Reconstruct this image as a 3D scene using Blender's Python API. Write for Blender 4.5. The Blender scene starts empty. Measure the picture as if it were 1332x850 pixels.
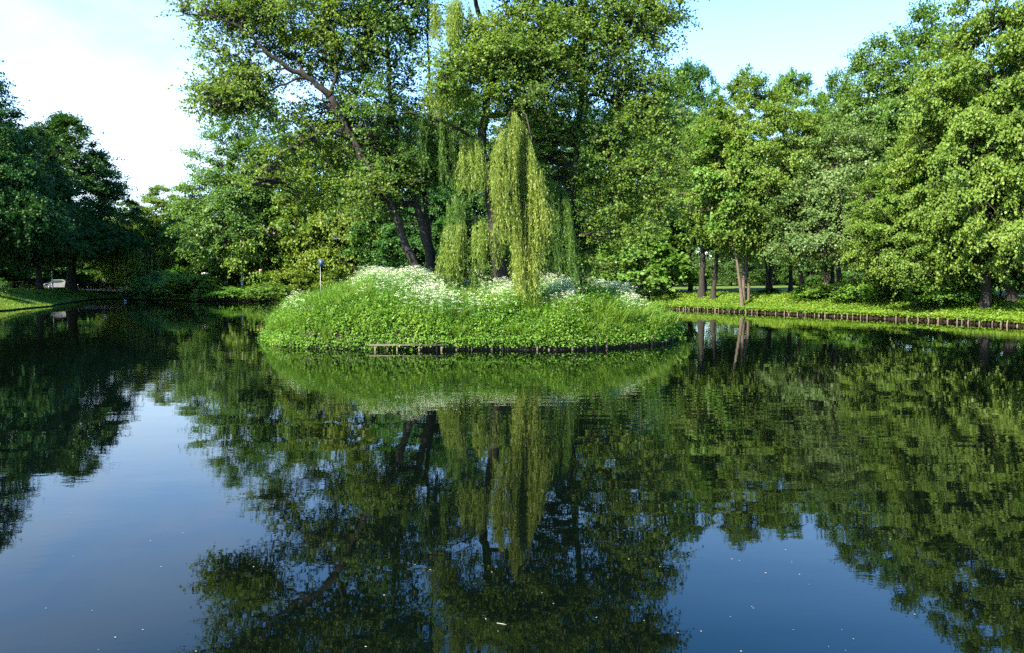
import bpy, math, random
import numpy as np
from mathutils import Vector

# ---------------------------------------------------------------- basics
S = bpy.context.scene
COL = S.collection
W0, H0, F0 = 1332.0, 850.0, 1045.0
CAM_H = 3.0
PITCH = math.radians(3.5)
cp, sp = math.cos(PITCH), math.sin(PITCH)

def pt(px, py, d):
    """point seen at photo pixel (px, py) at distance d in front of the camera"""
    u = (px - W0/2)/F0; v = (H0/2 - py)/F0
    y = cp + v*sp; z = -sp + v*cp
    k = d/y
    return np.array([u*k, d, CAM_H + z*k])

def nrm(a):
    return a/np.maximum(np.linalg.norm(a, axis=-1, keepdims=True), 1e-9)

def smooth(t):
    t = np.clip(t, 0, 1); return t*t*(3-2*t)

# ---------------------------------------------------------------- pond outline
PC = np.array([-8.0, 50.0])
OUT = [(0,3),(15,4),(26,10),(32,22),(33.6,36),(31.9,47),(29.9,53),(27,58.3),(24.4,62.2),(21,67),(16.6,74),(13.5,80),(9,86),(0,91),
       (-10,94),(-20,96),(-32,99),(-42,102.5),(-49,106.5),(-55,113),(-57,109.5),(-53,98),(-47.5,83),(-45.5,73),(-44,60),(-43,40),(-40,20),(-28,8),(-14,4)]
_a = np.array(OUT, float) - PC
_th = np.arctan2(_a[:,1], _a[:,0]); _r = np.hypot(_a[:,0], _a[:,1])
_o = np.argsort(_th); _th = _th[_o]; _r = _r[_o]
_thx = np.concatenate([_th-2*math.pi, _th, _th+2*math.pi]); _rx = np.concatenate([_r]*3)
_tt = np.linspace(-math.pi, math.pi, 2881)
_k = np.hanning(33); _k /= _k.sum()
_rr = np.interp(np.linspace(-2*math.pi, 2*math.pi, 5761), _thx, _rx)
_rr = np.convolve(_rr, _k, mode='same')[1440:4321]
def pond_R(th):
    th = (np.asarray(th)+math.pi) % (2*math.pi) - math.pi
    return np.interp(th, _tt, _rr) + 0.10*np.sin(th*61.0)*np.sin(th*23+1)
def bank_params(th):
    """left bank is a smooth lawn, right bank is a piled edge"""
    th = (np.asarray(th)+math.pi) % (2*math.pi) - math.pi
    deg = np.degrees(th)
    deg = np.where(deg < -90, deg+360, deg)
    edge = np.interp(deg, [-90,-30,60,75,118,127,135,200,250,270], [.25,.20,.20,.2,.2,.15,.10,.12,.3,.25])
    top = np.interp(deg, [-90,-40,-10,40,60,85,115,127,132,140,200,250,270], [1.4,1.3,1.25,1.3,1.2,.95,.85,.9,1.35,1.6,1.6,1.5,1.4])
    wid = np.interp(deg, [-90,0,50,70,110,128,135,200,270], [4,5.0,6.0,6,5,5,9,9,4])
    return edge, top, wid
def ground_off(th, off):
    e, t, w = bank_params(th)
    return e + (t-e)*smooth(off/w)
def ground_z(x, y):
    x = np.asarray(x, float); y = np.asarray(y, float)
    th = np.arctan2(y-PC[1], x-PC[0]); off = np.hypot(x-PC[0], y-PC[1]) - pond_R(th)
    return np.where(off < 0, -.8, ground_off(th, np.maximum(off, 0)))

# island
IC = np.array([-2.0, 40.4]); IA, IB = 10.0, 7.3
def isl_r(x, y):
    th = np.arctan2((y-IC[1])/IB, (x-IC[0])/IA)
    s = 1 + .022*np.sin(th*5+.7) + .015*np.sin(th*11+2)
    return (np.abs((x-IC[0])/IA)**2.35 + np.abs((y-IC[1])/IB)**2.35)**(1/2.35)/s
def isl_z(x, y):
    x = np.asarray(x, float); y = np.asarray(y, float)
    r = np.clip(isl_r(x, y), 0, 1)
    h = 2.08 + .30*np.exp(-((x+6.6)/3.6)**2) - .38*np.exp(-((x+1.0)/2.4)**2)
    bump = .09*np.sin(x*1.9+y*.7)*np.sin(y*1.6-x*.5)+.06*np.sin(x*3.7-y*2.1+1)
    return .24 + (h+bump-.24)*(1-r**3.3)**.72

# ---------------------------------------------------------------- materials
def new_mat(name):
    m = bpy.data.materials.new(name); m.use_nodes = True
    nt = m.node_tree; nt.nodes.clear()
    o = nt.nodes.new('ShaderNodeOutputMaterial')
    return m, nt, o
def N(nt, t, **kw):
    n = nt.nodes.new(t)
    for k, v in kw.items():
        if k.startswith('i_'): n.inputs[k[2:].replace('_', ' ')].default_value = v
        else: setattr(n, k, v)
    return n
def ramp(nt, stops):
    n = nt.nodes.new('ShaderNodeValToRGB'); el = n.color_ramp.elements
    while len(el) < len(stops): el.new(.5)
    for e, (p, c) in zip(el, stops):
        e.position = p; e.color = (*c, 1)
    return n
def leaf_mat(name, c0, c1, c2, trans=.36, rough=.48, spec=.22, patch=.16):
    """c0 dark leaf, c1 mid, c2 young leaf; varies leaf by leaf, patch by patch and tree by tree"""
    m, nt, o = new_mat(name); L = nt.links.new
    geo = N(nt, 'ShaderNodeNewGeometry'); tc = N(nt, 'ShaderNodeTexCoord'); oi = N(nt, 'ShaderNodeObjectInfo')
    nz = N(nt, 'ShaderNodeTexNoise', i_Scale=patch, i_Detail=3.0)
    L(tc.outputs['Object'], nz.inputs['Vector'])
    a = N(nt, 'ShaderNodeMath', operation='MULTIPLY_ADD'); a.inputs[1].default_value = .34
    L(geo.outputs['Random Per Island'], a.inputs[0])
    b = N(nt, 'ShaderNodeMath', operation='MULTIPLY_ADD'); b.inputs[1].default_value = 1.3; b.inputs[2].default_value = -.36
    L(nz.outputs['Fac'], b.inputs[0]); L(b.outputs[0], a.inputs[2])
    c0, c1, c2 = [(c[0]*1.04, c[1]*1.06, c[2]*.92) for c in (c0, c1, c2)]
    r = ramp(nt, [(.0, c0), (.5, c1), (1.0, c2)])
    L(a.outputs[0], r.inputs['Fac'])
    hs = N(nt, 'ShaderNodeHueSaturation')
    mr = N(nt, 'ShaderNodeMapRange'); mr.inputs['To Min'].default_value = .485; mr.inputs['To Max'].default_value = .512
    L(oi.outputs['Random'], mr.inputs['Value']); L(mr.outputs[0], hs.inputs['Hue']); L(r.outputs['Color'], hs.inputs['Color'])
    p = N(nt, 'ShaderNodeBsdfPrincipled'); p.inputs['Roughness'].default_value = rough; p.inputs['Specular IOR Level'].default_value = spec
    L(hs.outputs['Color'], p.inputs['Base Color'])
    tr = N(nt, 'ShaderNodeBsdfTranslucent')
    mx = N(nt, 'ShaderNodeMix', data_type='RGBA', blend_type='MULTIPLY'); mx.inputs['Factor'].default_value = 1
    L(hs.outputs['Color'], mx.inputs[6]); mx.inputs[7].default_value = (1.25, 1.3, .5, 1)
    L(mx.outputs[2], tr.inputs['Color'])
    ms = N(nt, 'ShaderNodeMixShader'); ms.inputs['Fac'].default_value = trans
    L(p.outputs[0], ms.inputs[1]); L(tr.outputs[0], ms.inputs[2]); L(ms.outputs[0], o.inputs['Surface'])
    return m
def solid_mat(name, c0, c1, scale=8, rough=.8, stretch=(1,1,1), bump=.3, spec=.3, metal=0):
    m, nt, o = new_mat(name); L = nt.links.new
    tc = N(nt, 'ShaderNodeTexCoord'); mp = N(nt, 'ShaderNodeMapping'); mp.inputs['Scale'].default_value = stretch
    nz = N(nt, 'ShaderNodeTexNoise', i_Scale=scale, i_Detail=6.0, i_Roughness=.65)
    L(tc.outputs['Object'], mp.inputs['Vector']); L(mp.outputs[0], nz.inputs['Vector'])
    r = ramp(nt, [(.3, c0), (.7, c1)]); L(nz.outputs['Fac'], r.inputs['Fac'])
    p = N(nt, 'ShaderNodeBsdfPrincipled'); p.inputs['Roughness'].default_value = rough
    p.inputs['Specular IOR Level'].default_value = spec; p.inputs['Metallic'].default_value = metal
    L(r.outputs['Color'], p.inputs['Base Color'])
    if bump:
        b = N(nt, 'ShaderNodeBump', i_Strength=bump, i_Distance=.05); L(nz.outputs['Fac'], b.inputs['Height']); L(b.outputs[0], p.inputs['Normal'])
    L(p.outputs[0], o.inputs['Surface'])
    return m

M = {}
M['maple']  = leaf_mat('maple_leaves',  (.048,.104,.015), (.086,.158,.024), (.138,.208,.036))
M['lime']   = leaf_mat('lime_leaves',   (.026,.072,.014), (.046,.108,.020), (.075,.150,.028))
M['alder']  = leaf_mat('alder_leaves',  (.062,.110,.020), (.104,.168,.028), (.165,.220,.044), trans=.48, spec=.28)
M['alder_green'] = leaf_mat('green_alder_and_shaded_willow_leaves', (.044,.095,.022), (.075,.140,.028), (.115,.185,.038), trans=.42, spec=.28)
M['hornbeam'] = leaf_mat('hornbeam_leaves', (.055,.098,.012), (.098,.150,.018), (.150,.195,.026))
M['ash']    = leaf_mat('ash_leaves',    (.048,.105,.022), (.082,.152,.030), (.120,.195,.042))
M['grey']   = leaf_mat('grey_leaves',   (.050,.095,.026), (.085,.138,.040), (.130,.180,.058), spec=.28)
M['dark']   = leaf_mat('deep_shade_leaves',   (.015,.046,.009), (.026,.070,.012), (.042,.100,.016), trans=.25)  # leaf colour darkened to carry the shadow side of the left-bank trees
M['shade']  = leaf_mat('shaded_leaves', (.022,.062,.012), (.042,.098,.016), (.070,.140,.024), trans=.28)  # shaded copy of the leaf greens, for trees and shrubs out of the sun
M['willow'] = leaf_mat('willow_leaves', (.085,.130,.024), (.140,.190,.036), (.205,.240,.055), patch=.5)
M['herb']   = leaf_mat('herb_leaves',   (.046,.120,.016), (.082,.178,.024), (.140,.232,.034), patch=.55)
M['grassy'] = leaf_mat('grass_blades',  (.060,.140,.016), (.100,.190,.022), (.170,.245,.040), patch=.6, trans=.4)
M['lawn']   = leaf_mat('bank_leaves',   (.065,.125,.014), (.105,.170,.018), (.165,.215,.030), patch=.35)
M['petal']  = solid_mat('parsley_petals', (.46,.49,.34), (.66,.68,.54), 9, .6, bump=0)
M['bark']   = solid_mat('alder_bark', (.008,.007,.0055), (.030,.025,.018), 9, .9, (1,1,.25), .9)
M['bark_grey'] = solid_mat('maple_bark', (.035,.027,.019), (.11,.085,.06), 8, .9, (1,1,.3), .8)
M['bark_birch'] = solid_mat('birch_bark', (.10,.09,.08), (.75,.73,.68), 5, .8, (.5,.5,2.5), .4)
M['pile']   = solid_mat('weathered_piling', (.04,.031,.022), (.185,.145,.10), 14, .85, (1,1,.3), .7)
M['beam']   = solid_mat('weathered_timber', (.04,.032,.024), (.13,.11,.08), 10, .85, (.2,1,1), .6)
M['soil']   = solid_mat('wet_soil', (.010,.008,.005), (.030,.023,.014), 5, .9, bump=.8)
M['metal']  = solid_mat('galvanised_post', (.13,.14,.14), (.20,.21,.21), 20, .45, metal=.6, bump=.05)
M['darkmetal'] = solid_mat('dark_railing_paint', (.02,.025,.02), (.05,.055,.05), 20, .5, bump=.05)
M['white']  = solid_mat('white_paint', (.68,.68,.66), (.82,.82,.80), 6, .5, bump=.03)
M['blue']   = solid_mat('blue_sign_face', (.012,.035,.10), (.022,.05,.14), 6, .4, bump=0)
M['red']    = solid_mat('red_paint', (.45,.03,.02), (.6,.05,.03), 6, .5, bump=0)
M['silver'] = solid_mat('silver_car_paint', (.20,.21,.24), (.26,.27,.30), 3, .3, metal=.35, bump=0, spec=.5)
M['glass']  = solid_mat('dark_glass', (.02,.03,.04), (.04,.05,.06), 3, .08, bump=0, spec=.6)
M['rubber'] = solid_mat('tyre_rubber', (.015,.015,.015), (.03,.03,.03), 10, .8, bump=0)
M['concrete'] = solid_mat('old_concrete', (.16,.15,.13), (.32,.31,.28), 3, .9)
M['brick']  = solid_mat('brown_brick', (.18,.10,.07), (.30,.18,.12), 4, .9)
M['tile']   = solid_mat('red_roof_tiles', (.28,.07,.04), (.42,.13,.07), 4, .85)
M['skin']   = solid_mat('skin', (.42,.25,.18), (.50,.31,.23), 4, .6, bump=0)
M['cloth_white'] = solid_mat('white_cotton', (.74,.74,.74), (.82,.82,.82), 6, .85, bump=0)
M['cloth_navy'] = solid_mat('navy_denim', (.02,.03,.06), (.04,.055,.10), 6, .85, bump=0)
M['hair']   = solid_mat('brown_hair', (.03,.02,.012), (.07,.045,.03), 12, .6, bump=0)
M['duck']   = solid_mat('brown_feathers', (.10,.07,.05), (.22,.17,.12), 14, .7, bump=0)
M['beak']   = solid_mat('yellow_bill', (.5,.3,.04), (.6,.38,.06), 5, .5, bump=0)
M['driftleaf'] = solid_mat('fallen_petals', (.12,.12,.08), (.30,.30,.24), 9, .7, bump=0)

def ground_material():
    m, nt, o = new_mat('grass_ground'); L = nt.links.new
    tc = N(nt, 'ShaderNodeTexCoord')
    n1 = N(nt, 'ShaderNodeTexNoise', i_Scale=.12, i_Detail=5.0); n2 = N(nt, 'ShaderNodeTexNoise', i_Scale=3.5, i_Detail=6.0, i_Roughness=.7)
    L(tc.outputs['Object'], n1.inputs['Vector']); L(tc.outputs['Object'], n2.inputs['Vector'])
    r1 = ramp(nt, [(.35, (.050,.090,.016)), (.65, (.105,.155,.030))]); L(n1.outputs['Fac'], r1.inputs['Fac'])
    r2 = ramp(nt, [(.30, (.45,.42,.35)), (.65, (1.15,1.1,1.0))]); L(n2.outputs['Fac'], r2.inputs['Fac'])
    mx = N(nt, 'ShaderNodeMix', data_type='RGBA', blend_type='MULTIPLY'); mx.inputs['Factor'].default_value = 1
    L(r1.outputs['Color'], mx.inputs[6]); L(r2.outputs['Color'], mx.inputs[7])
    # bare wet soil on the steep lip at the water
    geo = N(nt, 'ShaderNodeNewGeometry'); sx = N(nt, 'ShaderNodeSeparateXYZ'); L(geo.outputs['True Normal'], sx.inputs[0])
    st = N(nt, 'ShaderNodeMapRange'); st.inputs['From Min'].default_value = .55; st.inputs['From Max'].default_value = .85
    L(sx.outputs['Z'], st.inputs['Value'])
    m2 = N(nt, 'ShaderNodeMix', data_type='RGBA'); L(st.outputs[0], m2.inputs['Factor'])
    m2.inputs[6].default_value = (.013,.009,.006,1); L(mx.outputs[2], m2.inputs[7])
    p = N(nt, 'ShaderNodeBsdfPrincipled'); p.inputs['Roughness'].default_value = .95; p.inputs['Specular IOR Level'].default_value = .1
    b = N(nt, 'ShaderNodeBump', i_Strength=.8, i_Distance=.12); L(n2.outputs['Fac'], b.inputs['Height']); L(b.outputs[0], p.inputs['Normal'])
    L(m2.outputs[2], p.inputs['Base Color']); L(p.outputs[0], o.inputs['Surface'])
    return m
M['ground'] = ground_material()

def water_material():
    m, nt, o = new_mat('pond_water'); L = nt.links.new
    tc = N(nt, 'ShaderNodeTexCoord')
    def wave(sc, stretch, rot, detail=2.0):
        mp = N(nt, 'ShaderNodeMapping'); mp.inputs['Scale'].default_value = stretch; mp.inputs['Rotation'].default_value = (0,0,rot)
        n = N(nt, 'ShaderNodeTexNoise', i_Scale=sc, i_Detail=detail, i_Roughness=.5)
        L(tc.outputs['Object'], mp.inputs['Vector']); L(mp.outputs[0], n.inputs['Vector'])
        return n.outputs['Fac']
    big = wave(.55, (.45,1,1), .15); mid = wave(2.4, (.62,1,1), -.1, 3.0); fine = wave(9.0, (.5,1,1), .1)
    gust = wave(.075, (.6,1.5,1), .3, 3.0)
    gm = N(nt, 'ShaderNodeMapRange'); gm.inputs['From Min'].default_value = .42; gm.inputs['From Max'].default_value = .66
    gm.inputs['To Min'].default_value = .35; gm.inputs['To Max'].default_value = 1.6
    L(gust, gm.inputs['Value'])
    def mul(a, k):
        n = N(nt, 'ShaderNodeMath', operation='MULTIPLY'); L(a, n.inputs[0])
        if isinstance(k, float): n.inputs[1].default_value = k
        else: L(k, n.inputs[1])
        return n.outputs[0]
    def add(a, b):
        n = N(nt, 'ShaderNodeMath', operation='ADD'); L(a, n.inputs[0]); L(b, n.inputs[1]); return n.outputs[0]
    # ring ripples spreading over the middle of the pond
    wv = N(nt, 'ShaderNodeTexWave', wave_type='BANDS', bands_direction='Y'); wv.inputs['Scale'].default_value = .55; wv.inputs['Distortion'].default_value = 3.0
    wv.inputs['Detail'].default_value = 1.0; wv.inputs['Detail Scale'].default_value = .35
    L(tc.outputs['Object'], wv.inputs['Vector'])
    wm = wave(.05, (1,1.6,1), 0, 1.0)
    wmr = N(nt, 'ShaderNodeMapRange'); wmr.inputs['From Min'].default_value = .5; wmr.inputs['From Max'].default_value = .7; L(wm, wmr.inputs['Value'])
    h = add(mul(big, .005), mul(add(mul(mid, .0012), mul(fine, .00035)), gm.outputs[0]))
    h = add(h, mul(mul(wv.outputs['Fac'], .0014), wmr.outputs[0]))
    b = N(nt, 'ShaderNodeBump', i_Strength=1.0, i_Distance=1.0); L(h, b.inputs['Height'])
    p = N(nt, 'ShaderNodeBsdfPrincipled'); p.inputs['Base Color'].default_value = (.0007,.0017,.0012,1)
    p.inputs['Roughness'].default_value = .012; p.inputs['IOR'].default_value = 1.333
    L(b.outputs[0], p.inputs['Normal']); L(p.outputs[0], o.inputs['Surface'])
    return m
M['water'] = water_material()

# ---------------------------------------------------------------- mesh helpers
class MB:
    """collects numpy vertex / face blocks into one mesh"""
    def __init__(s): s.v = []; s.f4 = []; s.f3 = []; s.n = 0
    def add(s, v, quads=None, tris=None):
        v = np.asarray(v, np.float32).reshape(-1, 3)
        if quads is not None and len(quads): s.f4.append(np.asarray(quads, np.int32)+s.n)
        if tris is not None and len(tris): s.f3.append(np.asarray(tris, np.int32)+s.n)
        s.v.append(v); s.n += len(v)
    def mesh(s, name, smooth_=False):
        me = bpy.data.meshes.new(name)
        v = np.concatenate(s.v) if s.v else np.zeros((0,3), np.float32)
        q = np.concatenate(s.f4) if s.f4 else np.zeros((0,4), np.int32)
        t = np.concatenate(s.f3) if s.f3 else np.zeros((0,3), np.int32)
        me.vertices.add(len(v)); me.vertices.foreach_set('co', v.ravel())
        nl = len(q)*4+len(t)*3
        me.loops.add(nl); me.loops.foreach_set('vertex_index', np.concatenate([q.ravel(), t.ravel()]).astype(np.int32))
        me.polygons.add(len(q)+len(t))
        me.polygons.foreach_set('loop_start', np.concatenate([np.arange(len(q))*4, len(q)*4+np.arange(len(t))*3]).astype(np.int32))
        if smooth_: me.polygons.foreach_set('use_smooth', np.ones(len(q)+len(t), bool))
        me.update(calc_edges=True); me.validate()
        return me
    # ---- shapes
    def tube(s, pts, rad, sides=6, cap=True):
        pts = np.asarray(pts, float); rad = np.asarray(rad, float); n = len(pts)
        tan = nrm(np.gradient(pts, axis=0))
        ref = np.array([0,0,1.]) if abs(tan[0,2]) < .8 else np.array([1.,0,0])
        a = nrm(np.cross(tan, ref)); b = np.cross(tan, a)
        ang = np.linspace(0, 2*math.pi, sides, endpoint=False)
        ring = a[:,None,:]*np.cos(ang)[None,:,None] + b[:,None,:]*np.sin(ang)[None,:,None]
        v = pts[:,None,:] + ring*rad[:,None,None]
        i = np.arange(n-1)[:,None]*sides; j = np.arange(sides)[None,:]; k = (j+1) % sides
        q = np.stack([i+j, i+k, i+sides+k, i+sides+j], -1).reshape(-1, 4)
        v = v.reshape(-1, 3); t = None
        if cap:
            v = np.concatenate([v, pts[-1:]]); c = n*sides
            t = np.stack([(n-1)*sides+np.arange(sides), (n-1)*sides+(np.arange(sides)+1) % sides, np.full(sides, c)], -1)
        s.add(v, q, t)
    def box(s, c, size, rz=0.0):
        x, y, z = np.array(size)/2
        v = np.array([[-x,-y,-z],[x,-y,-z],[x,y,-z],[-x,y,-z],[-x,-y,z],[x,-y,z],[x,y,z],[-x,y,z]])
        cr, sr = math.cos(rz), math.sin(rz)
        v = np.stack([v[:,0]*cr-v[:,1]*sr, v[:,0]*sr+v[:,1]*cr, v[:,2]], -1) + np.array(c)
        s.add(v, [[0,3,2,1],[4,5,6,7],[0,1,5,4],[1,2,6,5],[2,3,7,6],[3,0,4,7]])
    def leaves(s, pos, d, n, L, Wd, fold=.18):
        d = nrm(d); sd = nrm(np.cross(d, n)); n2 = np.cross(sd, d)
        L = np.broadcast_to(L, (len(pos),))[:,None]; Wd = np.broadcast_to(Wd, (len(pos),))[:,None]
        v = np.stack([pos, pos+d*L*.48+sd*Wd*.5+n2*Wd*fold, pos+d*L-n2*L*.08, pos+d*L*.48-sd*Wd*.5+n2*Wd*fold], 1)
        s.add(v.reshape(-1, 3), np.arange(len(pos)*4).reshape(-1, 4))

def obj(name, data, mat=None, parent=None, loc=None):
    if isinstance(data, MB): data = data.mesh(name)
    o = bpy.data.objects.new(name, data); COL.objects.link(o)
    if mat is not None and data is not None:
        if len(data.materials) == 0: data.materials.append(None)
        o.material_slots[0].link = 'OBJECT'; o.material_slots[0].material = mat
    if parent is not None: o.parent = parent
    if loc is not None: o.location = loc
    return o
def tag(o, label, cat, group=None):
    o['label'] = label; o['category'] = cat
    if group: o['group'] = group
    return o
def empty(name, loc, label, cat, group=None, rz=0):
    o = bpy.data.objects.new(name, None); COL.objects.link(o)
    o.location = loc; o.rotation_euler = (0,0,rz); o.empty_display_size = .3
    return tag(o, label, cat, group)
def kind(o, k): o['kind'] = k; return o

# ---------------------------------------------------------------- foliage
def foliage(mb, rng, roots, out, nspray=9, nleaf=15, L=1.1, leaf=.22, wr=.8, droop=.18, ao=.7, up=.12, flat=.4, nu=.62, no=.55, nr=.36, jit=.1, twigmb=None):
    """sprays of leaves fanning out from each root: roots (C,3), out (C,3) unit outward"""
    C = len(roots)
    d = out[:,None,:]*ao + rng.normal(size=(C,nspray,3))*np.array([1,1,flat])*.75 + np.array([0,0,up])
    d = nrm(d)
    Ls = L*rng.uniform(.55, 1.25, (C,nspray,1,1))*rng.uniform(.75,1.25,(C,1,1,1))
    if twigmb is not None:
        q = np.linspace(0, 1, 4)[None,None,:,None]; tw = roots[:,None,None,:] + d[:,:,None,:]*Ls*q; tw[...,2:] -= droop*Ls*q*q
        sdv = np.array([.7,0,.7])*.5; wd = np.array([.016,.012,.008,.004])[None,None,:,None]
        v = np.stack([tw-sdv*wd, tw+sdv*wd], -2).reshape(-1, 3); k0 = np.arange(C*nspray)[:,None]*8 + np.arange(3)[None,:]*2; k0 = k0.ravel()
        twigmb.add(v, np.stack([k0, k0+1, k0+3, k0+2], -1))
    t = np.linspace(.08, 1, nleaf)[None,None,:,None] + rng.normal(size=(C,nspray,nleaf,1))*.05
    p = roots[:,None,None,:] + d[:,:,None,:]*Ls*t
    p[...,2:] -= droop*Ls*t*t
    p = p + rng.normal(size=p.shape)*jit
    ld = nrm(d[:,:,None,:]*.8 + rng.normal(size=p.shape)*.75 + np.array([0,0,-.25]))
    ln = nrm(np.array([0,0,1.])*nu + out[:,None,None,:]*no + rng.normal(size=p.shape)*nr)
    n = C*nspray*nleaf
    ls = leaf*rng.uniform(.5, 1.4, n)
    mb.leaves(p.reshape(-1,3), ld.reshape(-1,3), ln.reshape(-1,3), ls, ls*wr)

def curve_pts(p0, p1, sag=.0, n=5, rng=None, wob=.0):
    t = np.linspace(0, 1, n)[:,None]
    p = p0*(1-t) + p1*t
    p[:,2] += (sag*4*t*(1-t))[:,0]
    if rng is not None and wob: p[1:-1] += rng.normal(size=(n-2,3))*wob
    return p

def tree_meshes(name, seed, H=18, R=6.5, base=3.0, r0=.35, ncl=240, nspray=9, nleaf=15, spray=1.25, leaf=.23, wr=.8, droop=.2,
                shape='dome', stems=1, spread=.0, lean=(0,0), up=.12, flat=.4, hollow=.35, lobes=.24, limbs=13, twigs=True):
    rng = np.random.default_rng(seed)
    # crown envelope
    ph = rng.uniform(0, 6.28, 6)
    def env(t):
        if shape == 'dome':  return np.clip(t*5+.42, 0, 1)**.7*np.maximum(1-t**2.1, 0)**.55
        if shape == 'cone':  return np.clip(t*5+.45, 0, 1)*np.maximum(1-t, 0)**.62
        if shape == 'egg':   return np.sin(np.pi*np.clip(t, 0, 1)**.8*.97+.08)**.75
        return np.clip(t*6+.5, 0, 1)*np.maximum(1-t**2, 0)**.5
    t = rng.uniform(0, 1, ncl*6); keep = rng.uniform(0, 1, ncl*6) < np.maximum(env(t), .22)
    t = t[keep][:ncl]; n = len(t)
    th = rng.uniform(0, 2*math.pi, n)
    lob = 1 + lobes*(np.sin(th*2+ph[0]+t*3)+.7*np.sin(th*3+ph[1]-t*5)+.6*np.sin(th*5+ph[2]+t*9))/1.6
    rf = hollow + (1-hollow)*rng.uniform(0, 1, n)**.55
    rr = R*env(t)*lob*rf
    zz = base + (H-base)*t
    ax = lambda z: np.stack([lean[0]*(z/H)**1.3*H, lean[1]*(z/H)**1.3*H], -1)
    c = np.stack([rr*np.cos(th), rr*np.sin(th), zz], -1); c[:,:2] += ax(zz)
    ctr = np.stack([np.zeros(n), np.zeros(n), base+(H-base)*.35+(zz-base)*.35], -1); ctr[:,:2] += ax(ctr[:,2])
    out = nrm(c-ctr)
    # keep the tips of the sprays inside the wanted height
    cm = MB()
    foliage(cm, rng, c, out, nspray, nleaf, spray, leaf, wr, droop, up=up, flat=flat)
    # trunk, limbs
    tm = MB(); samples = []
    st = []
    for k in range(stems):
        a = rng.uniform(0, 6.28) if stems != 2 else k*math.pi+.3
        zt = np.linspace(-.3, H*.86, 12)
        p = np.stack([np.zeros(12), np.zeros(12), zt], -1)
        p[:,:2] += ax(np.maximum(zt, 0))
        if stems > 1:
            off = r0*1.1 + spread*np.maximum(zt, 0)
            p[:,0] += off*math.cos(a); p[:,1] += off*math.sin(a)
        p[2:,:2] += np.cumsum(rng.normal(size=(10,2))*.10, 0)*(1 if H > 6 else .3)
        r = r0*(1-.93*np.linspace(0, 1, 12)**.9)*(1 if stems == 1 else .72); r[0] *= 1.5; r[1] *= 1.08
        tm.tube(p, r, 9); st.append((p, r)); samples.append(p[3:])
    lim = rng.choice(n, min(limbs, n), replace=False)
    for i in lim:
        p, r = st[rng.integers(len(st))]
        hd = np.hypot(*(c[i,:2]-ax(c[i,2:3])[0]))
        za = np.clip(c[i,2]-.75*hd, base*.75, H*.8)
        k = int(np.argmin(np.abs(p[:,2]-za))); k = max(2, min(k, 10))
        q = curve_pts(p[k], c[i], .12*hd, 6, rng, .14)
        tm.tube(q, np.linspace(r[k]*.5, .025, 6), 5); samples.append(q[1:])
    if twigs:
        sm = np.concatenate(samples)
        for i in range(n):
            dd = np.linalg.norm(sm-c[i], axis=1)+ .6*np.maximum(sm[:,2]-c[i,2], 0)
            j = int(np.argmin(dd))
            tm.tube(curve_pts(sm[j], c[i], .12, 4, rng, .08), np.linspace(.045, .012, 4), 3, cap=False)
    return tm.mesh(name+'_trunk', True), cm.mesh(name+'_crown')

def place_tree(name, meshes, loc, sxy, sz, rz, leafm, barkm, label, cat='tree', group=None):
    r = empty(name, loc, label, cat, group)
    t = obj('trunk', meshes[0], barkm, r); c = obj('crown', meshes[1], leafm, r)
    for o in (t, c):
        o.scale = (sxy, sxy, sz); o.rotation_euler = (0,0,rz)
    return r

# ---------------------------------------------------------------- setting: ground, water
def build_ground():
    th = np.linspace(-math.pi, math.pi, 1441)[:-1]; R = pond_R(th)
    offs = [0, 0, .35, .9, 1.6, 2.5, 3.6, 5, 7, 9.5, 13, 18, 26, 40, 70, 140, 400, 1500]
    rng = np.random.default_rng(5)
    V = []
    for i, o in enumerate(offs):
        r = R + (o if i else -.12)
        z = np.full(len(th), -1.2) if i == 0 else ground_off(th, o)
        if i > 1: z = z + .05*np.sin(th*90+i)*np.sin(th*37+2*i) + rng.normal(size=len(th))*.015
        V.append(np.stack([PC[0]+r*np.cos(th), PC[1]+r*np.sin(th), z], -1))
    n = len(th); V = np.concatenate(V)
    i = np.arange(len(offs)-1)[:,None]*n; j = np.arange(n)[None,:]; k = (j+1) % n
    q = np.stack([i+j, i+n+j, i+n+k, i+k], -1).reshape(-1, 4)
    mb = MB(); mb.add(V, q)
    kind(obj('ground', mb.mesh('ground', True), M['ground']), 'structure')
    mb = MB(); r = R+.25
    v = np.stack([PC[0]+r*np.cos(th), PC[1]+r*np.sin(th), np.zeros(n)], -1); v = np.concatenate([v, [[PC[0], PC[1], 0]]])
    mb.add(v, None, np.stack([np.arange(n), (np.arange(n)+1) % n, np.full(n, n)], -1))
    kind(obj('water', mb, M['water']), 'structure')
build_ground()

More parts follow.
